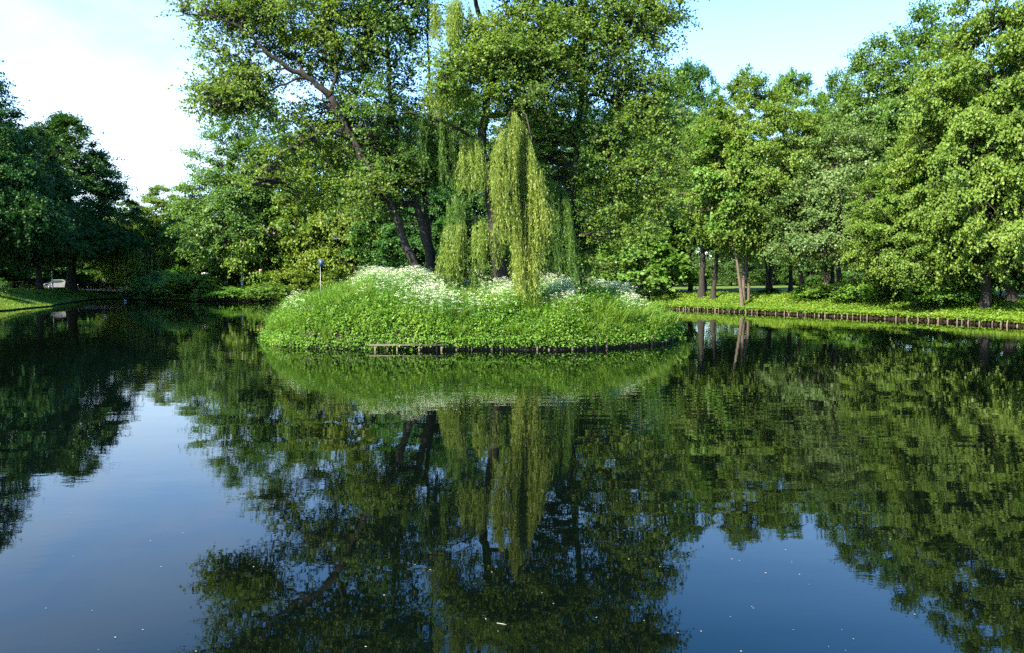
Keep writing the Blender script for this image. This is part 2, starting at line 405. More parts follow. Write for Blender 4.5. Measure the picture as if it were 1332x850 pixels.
def build_island():
    th = np.linspace(0, 2*math.pi, 361)[:-1]; n = len(th)
    # radius where isl_r == 1 along each direction
    rad = np.ones(n)*5
    for _ in range(30):
        x = IC[0]+rad*np.cos(th); y = IC[1]+rad*np.sin(th)
        rad = rad/np.maximum(isl_r(x, y), 1e-3)
    V = [np.stack([IC[0]+rad*np.cos(th), IC[1]+rad*np.sin(th), np.full(n, -1.)], -1)]
    fr = [1, .985, .95, .9, .82, .72, .6, .46, .32, .18, .06]
    for f in fr:
        x = IC[0]+rad*f*np.cos(th); y = IC[1]+rad*f*np.sin(th)
        V.append(np.stack([x, y, isl_z(x, y)], -1))
    m = len(V); V = np.concatenate(V)
    i = np.arange(m-1)[:,None]*n; j = np.arange(n)[None,:]; k = (j+1) % n
    q = np.stack([i+j, i+k, i+n+k, i+n+j], -1).reshape(-1, 4)
    V = np.concatenate([V, [[IC[0], IC[1], float(isl_z(*IC))]]])
    t = np.stack([(m-1)*n+np.arange(n), (m-1)*n+(np.arange(n)+1) % n, np.full(n, m*n)], -1)
    mb = MB(); mb.add(V, q, t)
    o = kind(obj('island_terrain', mb.mesh('island', True), M['soil']), 'structure')
    return th, rad
ISL_TH, ISL_RAD = build_island()

# ---------------------------------------------------------------- island ground plants (uncountable cover)
def sample_island(rng, n, power=1.0, lo=0, hi=1.0):
    x = rng.uniform(IC[0]-IA*1.05, IC[0]+IA*1.05, n*2); y = rng.uniform(IC[1]-IB*1.05, IC[1]+IB*1.05, n*2)
    r = isl_r(x, y); k = (r < hi) & (r > lo)
    return x[k][:n], y[k][:n]
def vnoise(x, y, s, seed):
    r = np.random.default_rng(seed); out = np.zeros_like(x)
    for k in range(7):
        a = r.uniform(0, 6.28); f = s*r.uniform(.6, 1.6); p = r.uniform(0, 6.28)
        out += np.sin((x*math.cos(a)+y*math.sin(a))*f+p)
    return out/7*1.6
def blades(mb, rng, x, y, z, h, w, bend, outx, outy):
    n = len(x); a = rng.uniform(0, 6.28, n)
    sx, sy = np.cos(a)*w/2, np.sin(a)*w/2
    bx = rng.normal(size=n)*bend*h + outx*h; by = rng.normal(size=n)*bend*h + outy*h
    b = np.stack([x, y, z], -1); s = np.stack([sx, sy, np.zeros(n)], -1)
    m = b + np.stack([bx*.3, by*.3, h*.6], -1); t = b + np.stack([bx, by, h*(1-.25*np.abs(rng.normal(size=n)))], -1)
    v = np.stack([b-s, b+s, m+s*.8, m-s*.8, t], 1).reshape(-1, 3)
    k = np.arange(n)*5
    mb.add(v, np.stack([k, k+1, k+2, k+3], -1), np.stack([k+3, k+2, k+4], -1))

def island_cover():
    rng = np.random.default_rng(21)
    # grass: tall on the left flank and the right front
    x, y = sample_island(rng, 90000)
    g = vnoise(x, y, .8, 3)
    zone = np.clip(-(x+5.6)/2.5, 0, 1) + .9*np.exp(-((x-4.6)/2.6)**2)*(y < 37.5) + .35
    k = rng.uniform(0, 1, len(x)) < np.clip(zone*(.55+.5*g), .05, 1)
    x, y = x[k], y[k]; r = isl_r(x, y)
    h = rng.uniform(.28, .75, len(x))*(1+.5*vnoise(x, y, 1.6, 9))*np.where(x < -6, 1.15, 1)
    ox = (x-IC[0])/IA*.25*r; oy = (y-IC[1])/IB*.3*r
    mb = MB(); blades(mb, rng, x, y, isl_z(x, y)-.03, h, rng.uniform(.012, .026, len(x)), .28, ox, oy)
    kind(obj('tall_grass', mb, M['grassy']), 'stuff')
    # grass tufts that arch outwards from their middle
    x, y = sample_island(rng, 900)
    px = W0/2+x/y*F0; rr = isl_r(x, y)
    zone = .9*(px < 470)*(rr > .35) + .95*np.exp(-((px-800)/85)**2)*(y < 38) + .30
    k = rng.uniform(0, 1, len(x)) < zone; x, y = x[k], y[k]; n = len(x); m = 55
    a = rng.uniform(0, 6.28, (n,m)); q = np.sqrt(rng.uniform(0, 1, (n,m)))
    h = rng.uniform(.45, 1.25, (n,1))*rng.uniform(.7, 1.1, (n,m)); rad = rng.uniform(.06, .16, (n,1))
    gx = x[:,None]+rad*q*np.cos(a); gy = y[:,None]+rad*q*np.sin(a); z = np.repeat(isl_z(x, y)-.05, m)
    blades(mb2 := MB(), rng, gx.ravel(), gy.ravel(), z, h.ravel(), rng.uniform(.014, .028, n*m), .12, (np.cos(a)*q*.75).ravel(), (np.sin(a)*q*.75).ravel())
    kind(obj('grass_tufts', mb2, M['grassy']), 'stuff')
    # broad-leaved herbs growing in domed clumps
    mb = MB()
    x, y = sample_island(rng, 6400); g = vnoise(x, y, 1.2, 14); px = W0/2+x/y*F0
    k = rng.uniform(0, 1, len(x)) < np.clip(.62+.6*g+.25*(px > 560), .12, 1); x, y = x[k], y[k]; n = len(x); m = 42
    xe, ye = sample_island(rng, 3800, lo=.70, hi=.985); x = np.concatenate([x, xe]); y = np.concatenate([y, ye]); n = len(x)
    R0 = rng.uniform(.13, .30, (n,1)); hc = rng.uniform(.25, .85, (n,1))*(1+.55*vnoise(x, y, 1.6, 4))[:,None]
    v = nrm(rng.normal(size=(n,m,3))); v[...,2] = np.abs(v[...,2])*1.1-.15; u = rng.uniform(.75, 1.05, (n,m,1))
    p = np.stack([x, y, isl_z(x, y)], -1)[:,None,:] + v*u*np.stack([np.broadcast_to(R0, (n,m)), np.broadcast_to(R0, (n,m)), np.broadcast_to(hc, (n,m))], -1)
    d = nrm(v*np.array([1,1,.1])+rng.normal(size=v.shape)*.5+np.array([0,0,-.2])); no = nrm(v+np.array([0,0,.7])+rng.normal(size=v.shape)*.35)
    ls = (rng.uniform(.055, .15, (n,1))*rng.uniform(.7, 1.2, (n,m))).ravel(); wr_ = np.repeat(rng.uniform(.4, .85, n), m)
    mb.leaves(p.reshape(-1,3), d.reshape(-1,3), no.reshape(-1,3), ls, ls*wr_)
    # plants hanging over the edge
    a = rng.uniform(0, 6.28, 5200); f = rng.uniform(.96, 1.02, 5200)
    rad = np.interp(a, np.append(ISL_TH, 2*math.pi), np.append(ISL_RAD, ISL_RAD[0]))
    x = IC[0]+rad*f*np.cos(a); y = IC[1]+rad*f*np.sin(a)
    g = vnoise(x*1.0, y, 2.2, 8); k = g > -.8; x, y, a = x[k], y[k], a[k]; n = len(x)
    p = np.stack([x, y, np.full(n, .34)], -1)[:,None,:] + rng.normal(size=(n,8,3))*np.array([.12,.12,.13])
    p[...,2] = np.maximum(p[...,2]-np.where(np.cos(a) < -.25, .16, 0)[:,None]*rng.uniform(0, 1.3, (n,8)), np.where(np.cos(a) < -.25, .03, .16)[:,None])
    od = np.stack([np.cos(a), np.sin(a), np.full(n, -.3)], -1)[:,None,:]
    d = nrm(od+rng.normal(size=p.shape)*.6); no = nrm(np.array([0,0,1.])+od*.5+rng.normal(size=p.shape)*.4)
    ls = rng.uniform(.06, .13, n*8)
    mb.leaves(p.reshape(-1,3), d.reshape(-1,3), no.reshape(-1,3), ls, ls*.7)
    kind(obj('herb_ground_cover', mb, M['herb']), 'stuff')
    # cow parsley: umbels of small white florets on thin stalks
    x, y = sample_island(rng, 56000, hi=.93)
    rr = isl_r(x, y); px = W0/2 + x/y*F0; g = vnoise(x, y, 1.5, 31)
    dens = (.95*np.exp(-((px-480)/95)**2)*(rr < .62)                                   # crest on the left
            + 1.1*np.exp(-((px-575)/68)**2)*np.clip(1.25-np.abs(rr-.62)/.27, 0, 1)*(y < 41.5)       # the white drift in the middle
            + 1.0*np.exp(-((px-785)/68)**2)*np.clip(1.15-np.abs(rr-.56)/.34, 0, 1)
            + .5*np.exp(-((px-500)/24)**2)*np.exp(-((rr-.80)/.06)**2)
            + .12*(rr < .8)*(px > 640) + .5*np.exp(-((px-362)/22)**2)*(rr > .72))
    k = rng.uniform(0, 1, len(x)) < np.clip(dens*(.35+1.3*g), 0, .85)
    x, y = x[k], y[k]; n = len(x)
    h = rng.uniform(.55, 1.2, n)*(1+.25*vnoise(x, y, 2, 5))
    z0 = isl_z(x, y); lean = rng.normal(size=(n,2))*.10
    top = np.stack([x+lean[:,0], y+lean[:,1], z0+h], -1)
    nf = 15
    a = rng.uniform(0, 6.28, (n,nf)); q = np.sqrt(rng.uniform(0, 1, (n,nf)))*rng.uniform(.05, .105, (n,1))
    fp = top[:,None,:] + np.stack([q*np.cos(a), q*np.sin(a), -q*q*3+rng.normal(size=(n,nf))*.012], -1)
    fn = nrm(np.array([0,0,1.]) + rng.normal(size=fp.shape)*.35 + np.array([-.1,-.35,0])); fd = nrm(rng.normal(size=fp.shape)*np.array([1,1,.2]))
    s = rng.uniform(.013, .027, n*nf)
    mb = MB(); mb.leaves(fp.reshape(-1,3), fd.reshape(-1,3), fn.reshape(-1,3), s, s*.95, .05)
    kind(obj('white_cow_parsley', mb, M['petal']), 'stuff')
    mb = MB(); b = np.stack([x, y, z0], -1); sd = np.stack([np.full(n, .006), np.zeros(n), np.zeros(n)], -1)
    v = np.stack([b-sd, b+sd, top+sd*.6, top-sd*.6], 1); mb.add(v.reshape(-1,3), np.arange(n*4).reshape(-1,4))
    # feathery lower leaves of the parsley
    m = n//1; p = b[:,None,:] + rng.normal(size=(m,7,3))*np.array([.14,.14,0]); p[...,2] += h[:,None]*rng.uniform(.3, .92, (m,7))
    d = nrm(rng.normal(size=p.shape)*np.array([1,1,.3])); no = nrm(np.array([0,0,1.])+rng.normal(size=p.shape)*.4)
    ls = rng.uniform(.06, .12, m*7); mb.leaves(p.reshape(-1,3), d.reshape(-1,3), no.reshape(-1,3), ls, ls*.5)
    kind(obj('parsley_foliage', mb, M['herb']), 'stuff')
island_cover()

# ---------------------------------------------------------------- bank cover
def bank_cover():
    rng = np.random.default_rng(77)
    def band(a0, a1, omax, n, p=1.0):
        th = np.radians(rng.uniform(a0, a1, n)); off = omax*rng.uniform(0, 1, n)**p - (.08 if a0 == -12 else 0)
        r = pond_R(th)+off
        return PC[0]+r*np.cos(th), PC[1]+r*np.sin(th), ground_off(th, np.maximum(off, 0)), th, off
    # leafy cover of the right bank
    x, y, z, th, off = band(-12, 62, 9, 52000, 1.4)
    n = len(x); p = np.stack([x, y, z], -1)[:,None,:] + rng.normal(size=(n,3,3))*np.array([.1,.1,0]); p[...,2] += rng.uniform(.02, .26, (n,3))
    d = nrm(rng.normal(size=p.shape)*np.array([1,1,.4])); no = nrm(np.array([-.3,-.25,1.])+rng.normal(size=p.shape)*.45)
    ls = rng.uniform(.08, .19, n*3); mb = MB(); mb.leaves(p.reshape(-1,3), d.reshape(-1,3), no.reshape(-1,3), ls, ls*.7)
    kind(obj('bank_ground_cover', mb, M['lawn']), 'stuff')
    # mown grass of the left bank
    x, y, z, th, off = band(122, 172, 12, 60000, 1.0)
    mb = MB(); blades(mb, rng, x, y, z-.02, rng.uniform(.10, .26, len(x)), rng.uniform(.02, .05, len(x)), .4, 0*x, 0*y)
    kind(obj('bank_grass', mb, M['lawn']), 'stuff')
    # weeds along the far bank
    x, y, z, th, off = band(62, 121, 6, 15000, 1.2)
    n = len(x); hh = rng.uniform(.1, .7, n)*(1+.6*vnoise(x, y, .9, 6))
    p = np.stack([x, y, z], -1)[:,None,:] + rng.normal(size=(n,4,3))*np.array([.2,.2,0]); p[...,2] += hh[:,None]*rng.uniform(.1, 1.1, (n,4))
    d = nrm(rng.normal(size=p.shape)*np.array([1,1,.4])); no = nrm(np.array([-.2,-.4,1.])+rng.normal(size=p.shape)*.5)
    ls = rng.uniform(.12, .26, n*4); mb = MB(); mb.leaves(p.reshape(-1,3), d.reshape(-1,3), no.reshape(-1,3), ls, ls*.7)
    kind(obj('bank_weeds', mb, M['herb']), 'stuff')
bank_cover()

# ---------------------------------------------------------------- pilings
def piling_mesh(seed):
    rng = np.random.default_rng(seed); mb = MB()
    z = np.array([-.8, -.1, .12, .3, .40, .425]); r = np.array([.05, .05, .049, .047, .043, .026])*rng.uniform(.9, 1.1, 6)
    p = np.stack([rng.normal(size=6)*.006, rng.normal(size=6)*.006, z+rng.normal()*.03], -1)
    mb.tube(p, r, 9)
    return mb.mesh('piling', True)
PIL = [piling_mesh(i) for i in range(4)]
def put_piling(i, x, y, rng, label, group, dz=0):
    o = obj('wooden_piling', PIL[i % 4], M['pile'], None, (x, y, rng.uniform(-.19, .05)+dz))
    o.rotation_euler = (rng.normal()*.08, rng.normal()*.08, rng.uniform(0, 6.28)); s = rng.uniform(.65, 1.3); o.scale = (s, s, 1)
    tag(o, label, 'piling', group)
def pilings():
    rng = np.random.default_rng(8)
    th = math.radians(-172); i = 0
    while th < math.radians(-8):
        rad = np.interp(th % (2*math.pi), ISL_TH, ISL_RAD) + .06
        x = IC[0]+rad*math.cos(th); y = IC[1]+rad*math.sin(th); px = W0/2+x/y*F0
        if not 478 < px < 560 or rng.uniform() < .35:
            put_piling(i, x, y, rng, 'short weathered post along the waterline of the flowery island', 'wooden pilings edging the island'); i += 1
        th += (rng.choice([.28,.5,.8,1.1]) + rng.uniform(0, .2))/rad
    th = math.radians(-14); i = 0
    while th < math.radians(49):
        rad = float(pond_R(th))-.17
        x = PC[0]+rad*math.cos(th); y = PC[1]+rad*math.sin(th)
        if rng.uniform() > .1: put_piling(i, x, y, rng, 'short weathered post along the foot of the right grassy bank', 'wooden pilings edging the right bank', -.09); i += 1
        th += rng.uniform(.34, .85)/rad
    # plank lying along the island edge
    a, b = pt(482, 456, 33.35), pt(583, 456, 33.3)
    x0, x1 = a[0], b[0]
    t = empty('landing_plank', ((x0+x1)/2, 33.0, .27), 'long horizontal timber plank fixed along the island edge below the grass', 'plank', rz=.0)
    mb = MB(); L = x1-x0
    mb.box((0, .02, -.06), (L, .20, .05)); obj('board', mb, M['beam'], t)
    for k in range(4):
        mb = MB(); mb.tube([(-L/2+.25+k*(L-.5)/3, -.03, -.8), (-L/2+.25+k*(L-.5)/3, -.03, -.09)], [.04, .035], 7); obj('support_post', mb, M['pile'], t)
pilings()

# ---------------------------------------------------------------- tree prototypes
P = {}
P['maple']  = tree_meshes('maple', 1, H=18, R=6.6, base=2.6, r0=.36, ncl=420, shape='dome', leaf=.155, nleaf=32, wr=.95, spray=1.35, droop=.32, flat=.26)
P['maple_b']= tree_meshes('maple_b', 2, H=18, R=6.2, base=4.6, r0=.25, ncl=420, shape='egg', leaf=.155, nleaf=32, wr=.95, spray=1.3, droop=.3, flat=.26, stems=2, spread=.05)
P['maple_high'] = tree_meshes('maple_high', 12, H=18, R=6.2, base=5.2, r0=.30, ncl=380, shape='dome', leaf=.155, nleaf=32, wr=.95, spray=1.3, droop=.42, flat=.26)
P['alder']  = tree_meshes('alder', 3, H=19, R=5.2, base=3.0, r0=.30, ncl=400, shape='egg', leaf=.17, nleaf=20, wr=.85, spray=1.15, droop=.12, up=.2)
P['lime']   = tree_meshes('lime', 4, H=18, R=6.6, base=3.5, r0=.42, ncl=520, shape='cone', leaf=.16, nleaf=28, wr=.9, spray=1.4, droop=.25, flat=.22)
P['ash']    = tree_meshes('ash', 5, H=18, R=6.0, base=3.2, r0=.26, ncl=340, shape='cone', leaf=.24, wr=.5, spray=1.5, droop=.15, up=.15, flat=.3, stems=3, spread=.06)
P['hornbeam']=tree_meshes('hornbeam', 6, H=14, R=6.2, base=.9, r0=.30, ncl=340, shape='dome', leaf=.22, wr=.75, spray=1.4, droop=.35, flat=.2)
P['grey']   = tree_meshes('grey', 7, H=14, R=6.4, base=3.4, r0=.28, ncl=310, shape='dome', leaf=.20, wr=.7, spray=1.4, droop=.22, flat=.3)
P['small']  = tree_meshes('small', 8, H=6.5, R=3.0, base=1.3, r0=.10, ncl=90, shape='dome', leaf=.24, wr=.9, spray=.9, droop=.35, flat=.22, limbs=7)
P['shrub']  = tree_meshes('shrub', 9, H=2.6, R=1.9, base=.25, r0=.06, ncl=75, nspray=8, nleaf=11, shape='egg', leaf=.17, wr=.7, spray=.6, droop=.2, stems=3, spread=.2, limbs=6, hollow=.2)
P['ball']   = tree_meshes('ball', 10, H=2.2, R=1.5, base=.3, r0=.06, ncl=110, nspray=8, nleaf=10, shape='egg', leaf=.11, wr=.7, spray=.3, droop=.05, limbs=5, hollow=.3, lobes=.05)

PH = dict(maple_high=18, maple=18, maple_b=18, alder=19, lime=18, ash=18, hornbeam=14, grey=14, small=6.5, shrub=2.6, ball=2.2)
PR = dict(maple_high=7.2, maple=7.6, maple_b=7.2, alder=6.1, lime=7.6, ash=7.2, hornbeam=7.3, grey=7.4, small=3.7, shrub=2.3, ball=1.7)
NAMES = dict(maple_high='maple_tree', maple='maple_tree', maple_b='maple_tree', alder='alder_tree', lime='lime_tree', ash='ash_tree', hornbeam='hornbeam_tree', grey='broadleaf_tree', small='small_tree', shrub='shrub', ball='clipped_shrub')
def bg(proto, px, d, top, w, mat, label, rz=None, bark='bark', group=None, cat=None, seed=[0]):
    """one tree: trunk foot at px, distance d, top at photo row top, crown w photo pixels wide"""
    seed[0] += 1
    x = (px-W0/2)/F0*d
    while d < 140 and np.hypot(x-PC[0], d-PC[1])-pond_R(math.atan2(d-PC[1], x-PC[0])) < .9:
        d += .4; x = (px-W0/2)/F0*d
    z = float(ground_z(x, d))
    H = pt(px, top, d)[2]-z
    sz = H/(PH[proto]+.5); sx = (w/2/F0*d)/PR[proto]*(1.18 if proto not in ('shrub','ball') else 1)
    cat = cat or ('shrub' if proto in ('shrub', 'ball') else 'tree')
    return place_tree(NAMES[proto], P[proto], (x, d, z), sx, sz, seed[0]*2.399 if rz is None else rz, M[mat], M[bark], label, cat, group)

# left bank
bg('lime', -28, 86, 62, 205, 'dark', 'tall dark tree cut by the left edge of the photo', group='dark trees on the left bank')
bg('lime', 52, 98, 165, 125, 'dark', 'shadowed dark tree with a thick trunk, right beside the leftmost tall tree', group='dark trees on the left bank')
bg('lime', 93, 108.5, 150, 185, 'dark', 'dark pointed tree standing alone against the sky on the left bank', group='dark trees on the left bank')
bg('lime', -190, 80, 30, 240, 'dark', 'unseen dark tree added outside the left edge to shade the left bank', group='dark trees on the left bank')  # out-of-view tree added to cast shade on the left bank
bg('maple', -330, 74, 20, 240, 'dark', 'unseen dark tree added farther outside the left edge as a shadow caster', group='dark trees on the left bank')  # another unseen tree, added as a shadow caster
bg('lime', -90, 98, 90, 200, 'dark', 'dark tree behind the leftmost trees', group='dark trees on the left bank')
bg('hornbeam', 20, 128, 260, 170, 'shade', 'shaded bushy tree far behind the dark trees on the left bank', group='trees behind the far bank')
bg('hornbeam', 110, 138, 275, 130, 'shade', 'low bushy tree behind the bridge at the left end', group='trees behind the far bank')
# far bank, left to right
bg('maple', 172, 122, 262, 95, 'maple', 'mid green tree just right of the dark pointed tree', group='trees along the far bank')
bg('maple', 212, 126, 243, 105, 'maple', 'low rounded tree under the gap of sky on the left', group='trees along the far bank')
bg('hornbeam', 248, 120, 258, 80, 'maple', 'bright bushy tree beside the gap of sky', group='trees along the far bank')
bg('ash', 300, 108, 142, 165, 'ash', 'tall feathery blue-green tree with several dark stems on the far bank', group='trees along the far bank')
bg('ash', 352, 116, 128, 150, 'ash', 'feathery tree behind the leaning island tree', group='trees along the far bank')
bg('hornbeam', 395, 110, 168, 165, 'hornbeam', 'yellow-green bushy tree left of the blue sign', group='trees along the far bank')
bg('hornbeam', 462, 107, 165, 160, 'hornbeam', 'yellow-green bushy tree behind the crest of the flowery mound', group='trees along the far bank')
bg('maple', 535, 104, 150, 150, 'lime', 'green tree seen between the leaning trunks', group='trees along the far bank')
bg('lime', 605, 108, 118, 170, 'lime', 'shaded tree behind the left side of the weeping willow', group='trees along the far bank')
bg('lime', 680, 108, 125, 170, 'lime', 'shaded tree directly behind the weeping willow', group='trees along the far bank')
bg('maple', 745, 104, 125, 150, 'lime', 'shaded tree behind the right island trunk', group='trees along the far bank')
bg('maple', 805, 98, 130, 140, 'lime', 'mid green tree right of the upright island trunk', group='trees along the far bank')
bg('alder', 862, 93, 105, 110, 'lime', 'tall mid green tree where the far bank meets the right bank', group='trees along the far bank')
bg('small', 832, 85, 285, 125, 'maple', 'low bright maple hanging over the bank at the right end of the island', group='trees along the far bank', bark='bark_grey')
bg('small', 772, 90, 300, 90, 'maple', 'low maple peeping out right behind the willow curtain', group='trees along the far bank')
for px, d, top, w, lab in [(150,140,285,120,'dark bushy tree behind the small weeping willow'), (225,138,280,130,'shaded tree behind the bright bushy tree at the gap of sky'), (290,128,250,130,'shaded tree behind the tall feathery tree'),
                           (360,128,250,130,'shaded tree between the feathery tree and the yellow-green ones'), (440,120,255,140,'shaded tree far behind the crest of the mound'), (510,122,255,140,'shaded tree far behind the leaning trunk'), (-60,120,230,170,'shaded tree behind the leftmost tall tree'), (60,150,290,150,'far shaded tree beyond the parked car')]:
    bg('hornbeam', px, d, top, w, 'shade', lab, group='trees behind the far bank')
# right bank, front row
bg('maple_high', 898, 88, 80, 115, 'lime', 'deep green tree left of the pale maple on the right bank', group='trees on the right bank')
bg('maple_b', 970, 72.5, 92, 165, 'maple', 'pale green maple with two trunks in a V', group='trees on the right bank', bark='bark_grey', rz=.2)
bg('maple_high', 1028, 82, 90, 110, 'maple', 'light green tree behind the two-trunked maple', group='trees on the right bank')
bg('alder', 1082, 86, 92, 100, 'lime', 'mid green tree in the dip of the skyline on the right', group='trees on the right bank')
bg('alder', 1130, 70, 45, 140, 'alder_green', 'tall airy tree rising right of the skyline dip', group='trees on the right bank')
bg('grey', 1092, 66, 165, 190, 'grey', 'grey-green tree with a broad drooping crown over the shrubs', group='trees on the right bank')
bg('alder', 1195, 68, 2, 165, 'alder_green', 'tall tree touching the top of the photo right of the airy tree', group='trees on the right bank')
bg('maple', 1282, 54.5, -35, 215, 'maple', 'big light green maple reaching the top right corner', group='trees on the right bank')
bg('maple', 1198, 58.8, 165, 165, 'maple', 'layered lower maple in front of the tall trees on the right bank', group='trees on the right bank')
bg('maple', 1375, 53, -80, 230, 'maple', 'large maple cut by the right edge of the photo', group='trees on the right bank')
bg('maple_b', 1500, 47, -60, 240, 'maple', 'maple outside the right edge', group='trees on the right bank')
bg('small', 1222, 57.5, 345, 78, 'maple', 'bright sapling hanging low over the pilings of the right bank', group='trees on the right bank', bark='bark_grey')
bg('small', 1300, 56, 290, 100, 'lime', 'small tree under the maple at the right edge', group='trees on the right bank')
# second row on the right
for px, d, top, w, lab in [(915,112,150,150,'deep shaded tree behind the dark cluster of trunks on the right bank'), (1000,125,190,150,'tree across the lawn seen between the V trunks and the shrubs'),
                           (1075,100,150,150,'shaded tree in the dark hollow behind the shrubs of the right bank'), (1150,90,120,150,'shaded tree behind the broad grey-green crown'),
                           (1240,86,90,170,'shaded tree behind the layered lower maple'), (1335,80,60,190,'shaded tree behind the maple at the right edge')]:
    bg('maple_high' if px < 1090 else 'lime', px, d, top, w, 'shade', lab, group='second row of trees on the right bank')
for i, (px, d, top, w) in enumerate([(850,172,300,80),(900,182,290,85),(950,176,300,80),(1000,186,285,85),(1055,178,295,90),(1110,170,290,90),(875,195,285,90),(975,200,280,95),(1030,192,285,90),(1085,196,280,95)]):
    bg('hornbeam', px, d, top, w, 'lime', 'bushy tree in the row across the far sunny lawn', group='tree row across the lawn')
for i, px in enumerate(range(-230, 1560, 62)):
    if 830 < px < 1130: continue
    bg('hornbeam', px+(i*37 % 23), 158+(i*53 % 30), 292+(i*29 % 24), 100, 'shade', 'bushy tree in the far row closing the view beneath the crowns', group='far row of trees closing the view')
# slender trunks of the right bank
def slender(base, top, d, r0, label, mat, crown_top, seed, bark='bark_grey', R=2.4, ncl=60):
    b = pt(base[0], base[1], d); x = b[0]; z = float(ground_z(x, d)); t = pt(top[0], top[1], d)
    H = pt(top[0], crown_top, d)[2]-z; lx = (t[0]-x)/max(t[2]-z, .1)
    me = tree_meshes('slender', seed, H=H, R=R, base=H*.46, r0=r0, ncl=ncl, shape='egg', leaf=.25, wr=.9, spray=1.1, droop=.3, flat=.26, lean=(lx*.55, 0), limbs=8)
    return place_tree('slender_tree', me, (x, d, z), 1, 1, 0, M[mat], M[bark], label, 'tree', 'slender trees on the right bank')
slender((966,388), (932,300), 70.5, .17, 'pale slender trunk leaning left beside the V-shaped maple', 'maple', 170, 41)
slender((928,386), (927,300), 76, .24, 'straight olive-brown trunk left of the leaning slender trunk', 'lime', 150, 42, 'bark')
slender((913,386), (912,300), 78, .34, 'thick black trunk in the dark cluster on the right bank', 'shade', 170, 43, 'bark')
slender((1004,386), (988,350), 76, .16, 'thin dark trunk leaning left, right of the V-shaped maple', 'shade', 220, 44, 'bark')
slender((1044,384), (1036,300), 74, .26, 'mossy grey trunk standing left of the green shrubs', 'shade', 200, 45, 'bark_grey')
slender((1222,393), (1202,330), 59, .13, 'thin bent trunk rising out of the hanging sapling', 'maple', 200, 46)
slender((1316,400), (1288,310), 54.5, .34, 'stout brown trunk leaning left near the right edge', 'maple', 120, 47, 'bark', 3.2, 90)
# shrubs
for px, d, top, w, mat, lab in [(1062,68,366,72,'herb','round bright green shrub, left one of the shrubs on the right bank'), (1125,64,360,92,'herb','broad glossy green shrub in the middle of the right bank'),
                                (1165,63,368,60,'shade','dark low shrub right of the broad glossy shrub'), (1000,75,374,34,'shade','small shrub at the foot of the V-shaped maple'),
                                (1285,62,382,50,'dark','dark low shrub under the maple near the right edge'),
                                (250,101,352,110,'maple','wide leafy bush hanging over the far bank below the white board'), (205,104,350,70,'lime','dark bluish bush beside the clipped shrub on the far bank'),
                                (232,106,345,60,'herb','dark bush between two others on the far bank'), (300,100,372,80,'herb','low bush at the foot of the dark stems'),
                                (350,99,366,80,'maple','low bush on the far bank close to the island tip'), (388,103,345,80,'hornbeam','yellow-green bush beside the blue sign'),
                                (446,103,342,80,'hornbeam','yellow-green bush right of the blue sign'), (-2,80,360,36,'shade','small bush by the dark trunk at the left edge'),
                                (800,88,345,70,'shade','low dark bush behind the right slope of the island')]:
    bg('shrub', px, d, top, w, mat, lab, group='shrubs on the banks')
bg('ball', 172, 106, 374, 26, 'shade', 'round clipped shrub at the water beside the small weeping willow')

# ---------------------------------------------------------------- island trees
def pxpath(lst, d0):
    return np.array([pt(a[0], a[1], d0+(a[2] if len(a) > 2 else 0)) for a in lst])
def resample(p, n):
    s = np.concatenate([[0], np.cumsum(np.linalg.norm(np.diff(p, axis=0), axis=1))])
    u = np.linspace(0, s[-1], n); q = np.stack([np.interp(u, s, p[:,k]) for k in range(3)], -1)
    for _ in range(2): q[1:-1] = q[1:-1]*.5 + (q[:-2]+q[2:])*.25
    return q
def island_tree(name, label, seed, limbs, blobs, d0, leafm, foot, leaf=.112, nspray=8, nleaf=13, spray=1.05, dens=1.6, back=0):
    """limbs: (path in photo pixels + depth offset, r0, r1); blobs: (px, py, depth offset, rx, ry, clusters)"""
    rng = np.random.default_rng(seed); root = empty(name, foot, label, 'tree', 'big trees on the island')
    tm = MB(); samples = []
    off = np.array(foot)
    for path, r0, r1 in limbs:
        p = pxpath(path, d0); n = max(6, int(len(p)*3.5)); q = resample(p, n)
        q[1:-1] += rng.normal(size=(n-2,3))*.035
        r = np.linspace(r0, r1, n)*(1+rng.normal(size=n)*.05)*.88
        if r0 > .18: r[0] *= 1.5; r[1] *= 1.12
        tm.tube(q-off, r, 10 if r0 > .12 else 6); samples.append(q[1:])
    sm = np.concatenate(samples)
    R_, O_ = [], []
    for px, py, dz, rx, ry, nc in blobs:
        nc = max(3, int(nc*dens)); dz = dz+back; c = pt(px, py, d0+dz); sc = (d0+dz)/F0
        v = nrm(rng.normal(size=(nc,3)))*rng.uniform(.15, 1, (nc,1))**.45
        R_.append(c + v*np.array([rx*sc*1.3, max(rx*sc*.9, 1.2), ry*sc*1.22])); O_.append(nrm(v+np.array([0,0,.15])))
    R_ = np.concatenate(R_); O_ = np.concatenate(O_)
    for c in R_:
        dd = np.linalg.norm(sm-c, axis=1)+.7*np.maximum(sm[:,2]-c[2], 0); j = int(np.argmin(dd)); L = dd[j]
        tm.tube(curve_pts(sm[j], c, .07*L, 5, rng, .05*min(L, 2))-off, np.linspace(.018+.012*min(L, 4), .008, 5), 4, cap=False)
    cm = MB(); foliage(cm, rng, R_-off, O_, nspray, nleaf, spray, leaf, .85, .12, ao=.45, up=.08, flat=.45, nr=.5, jit=.05, twigmb=tm)
    obj('trunk', tm.mesh(name+'_trunk', True), M['bark'], root); obj('crown', cm, leafm, root)
    return root

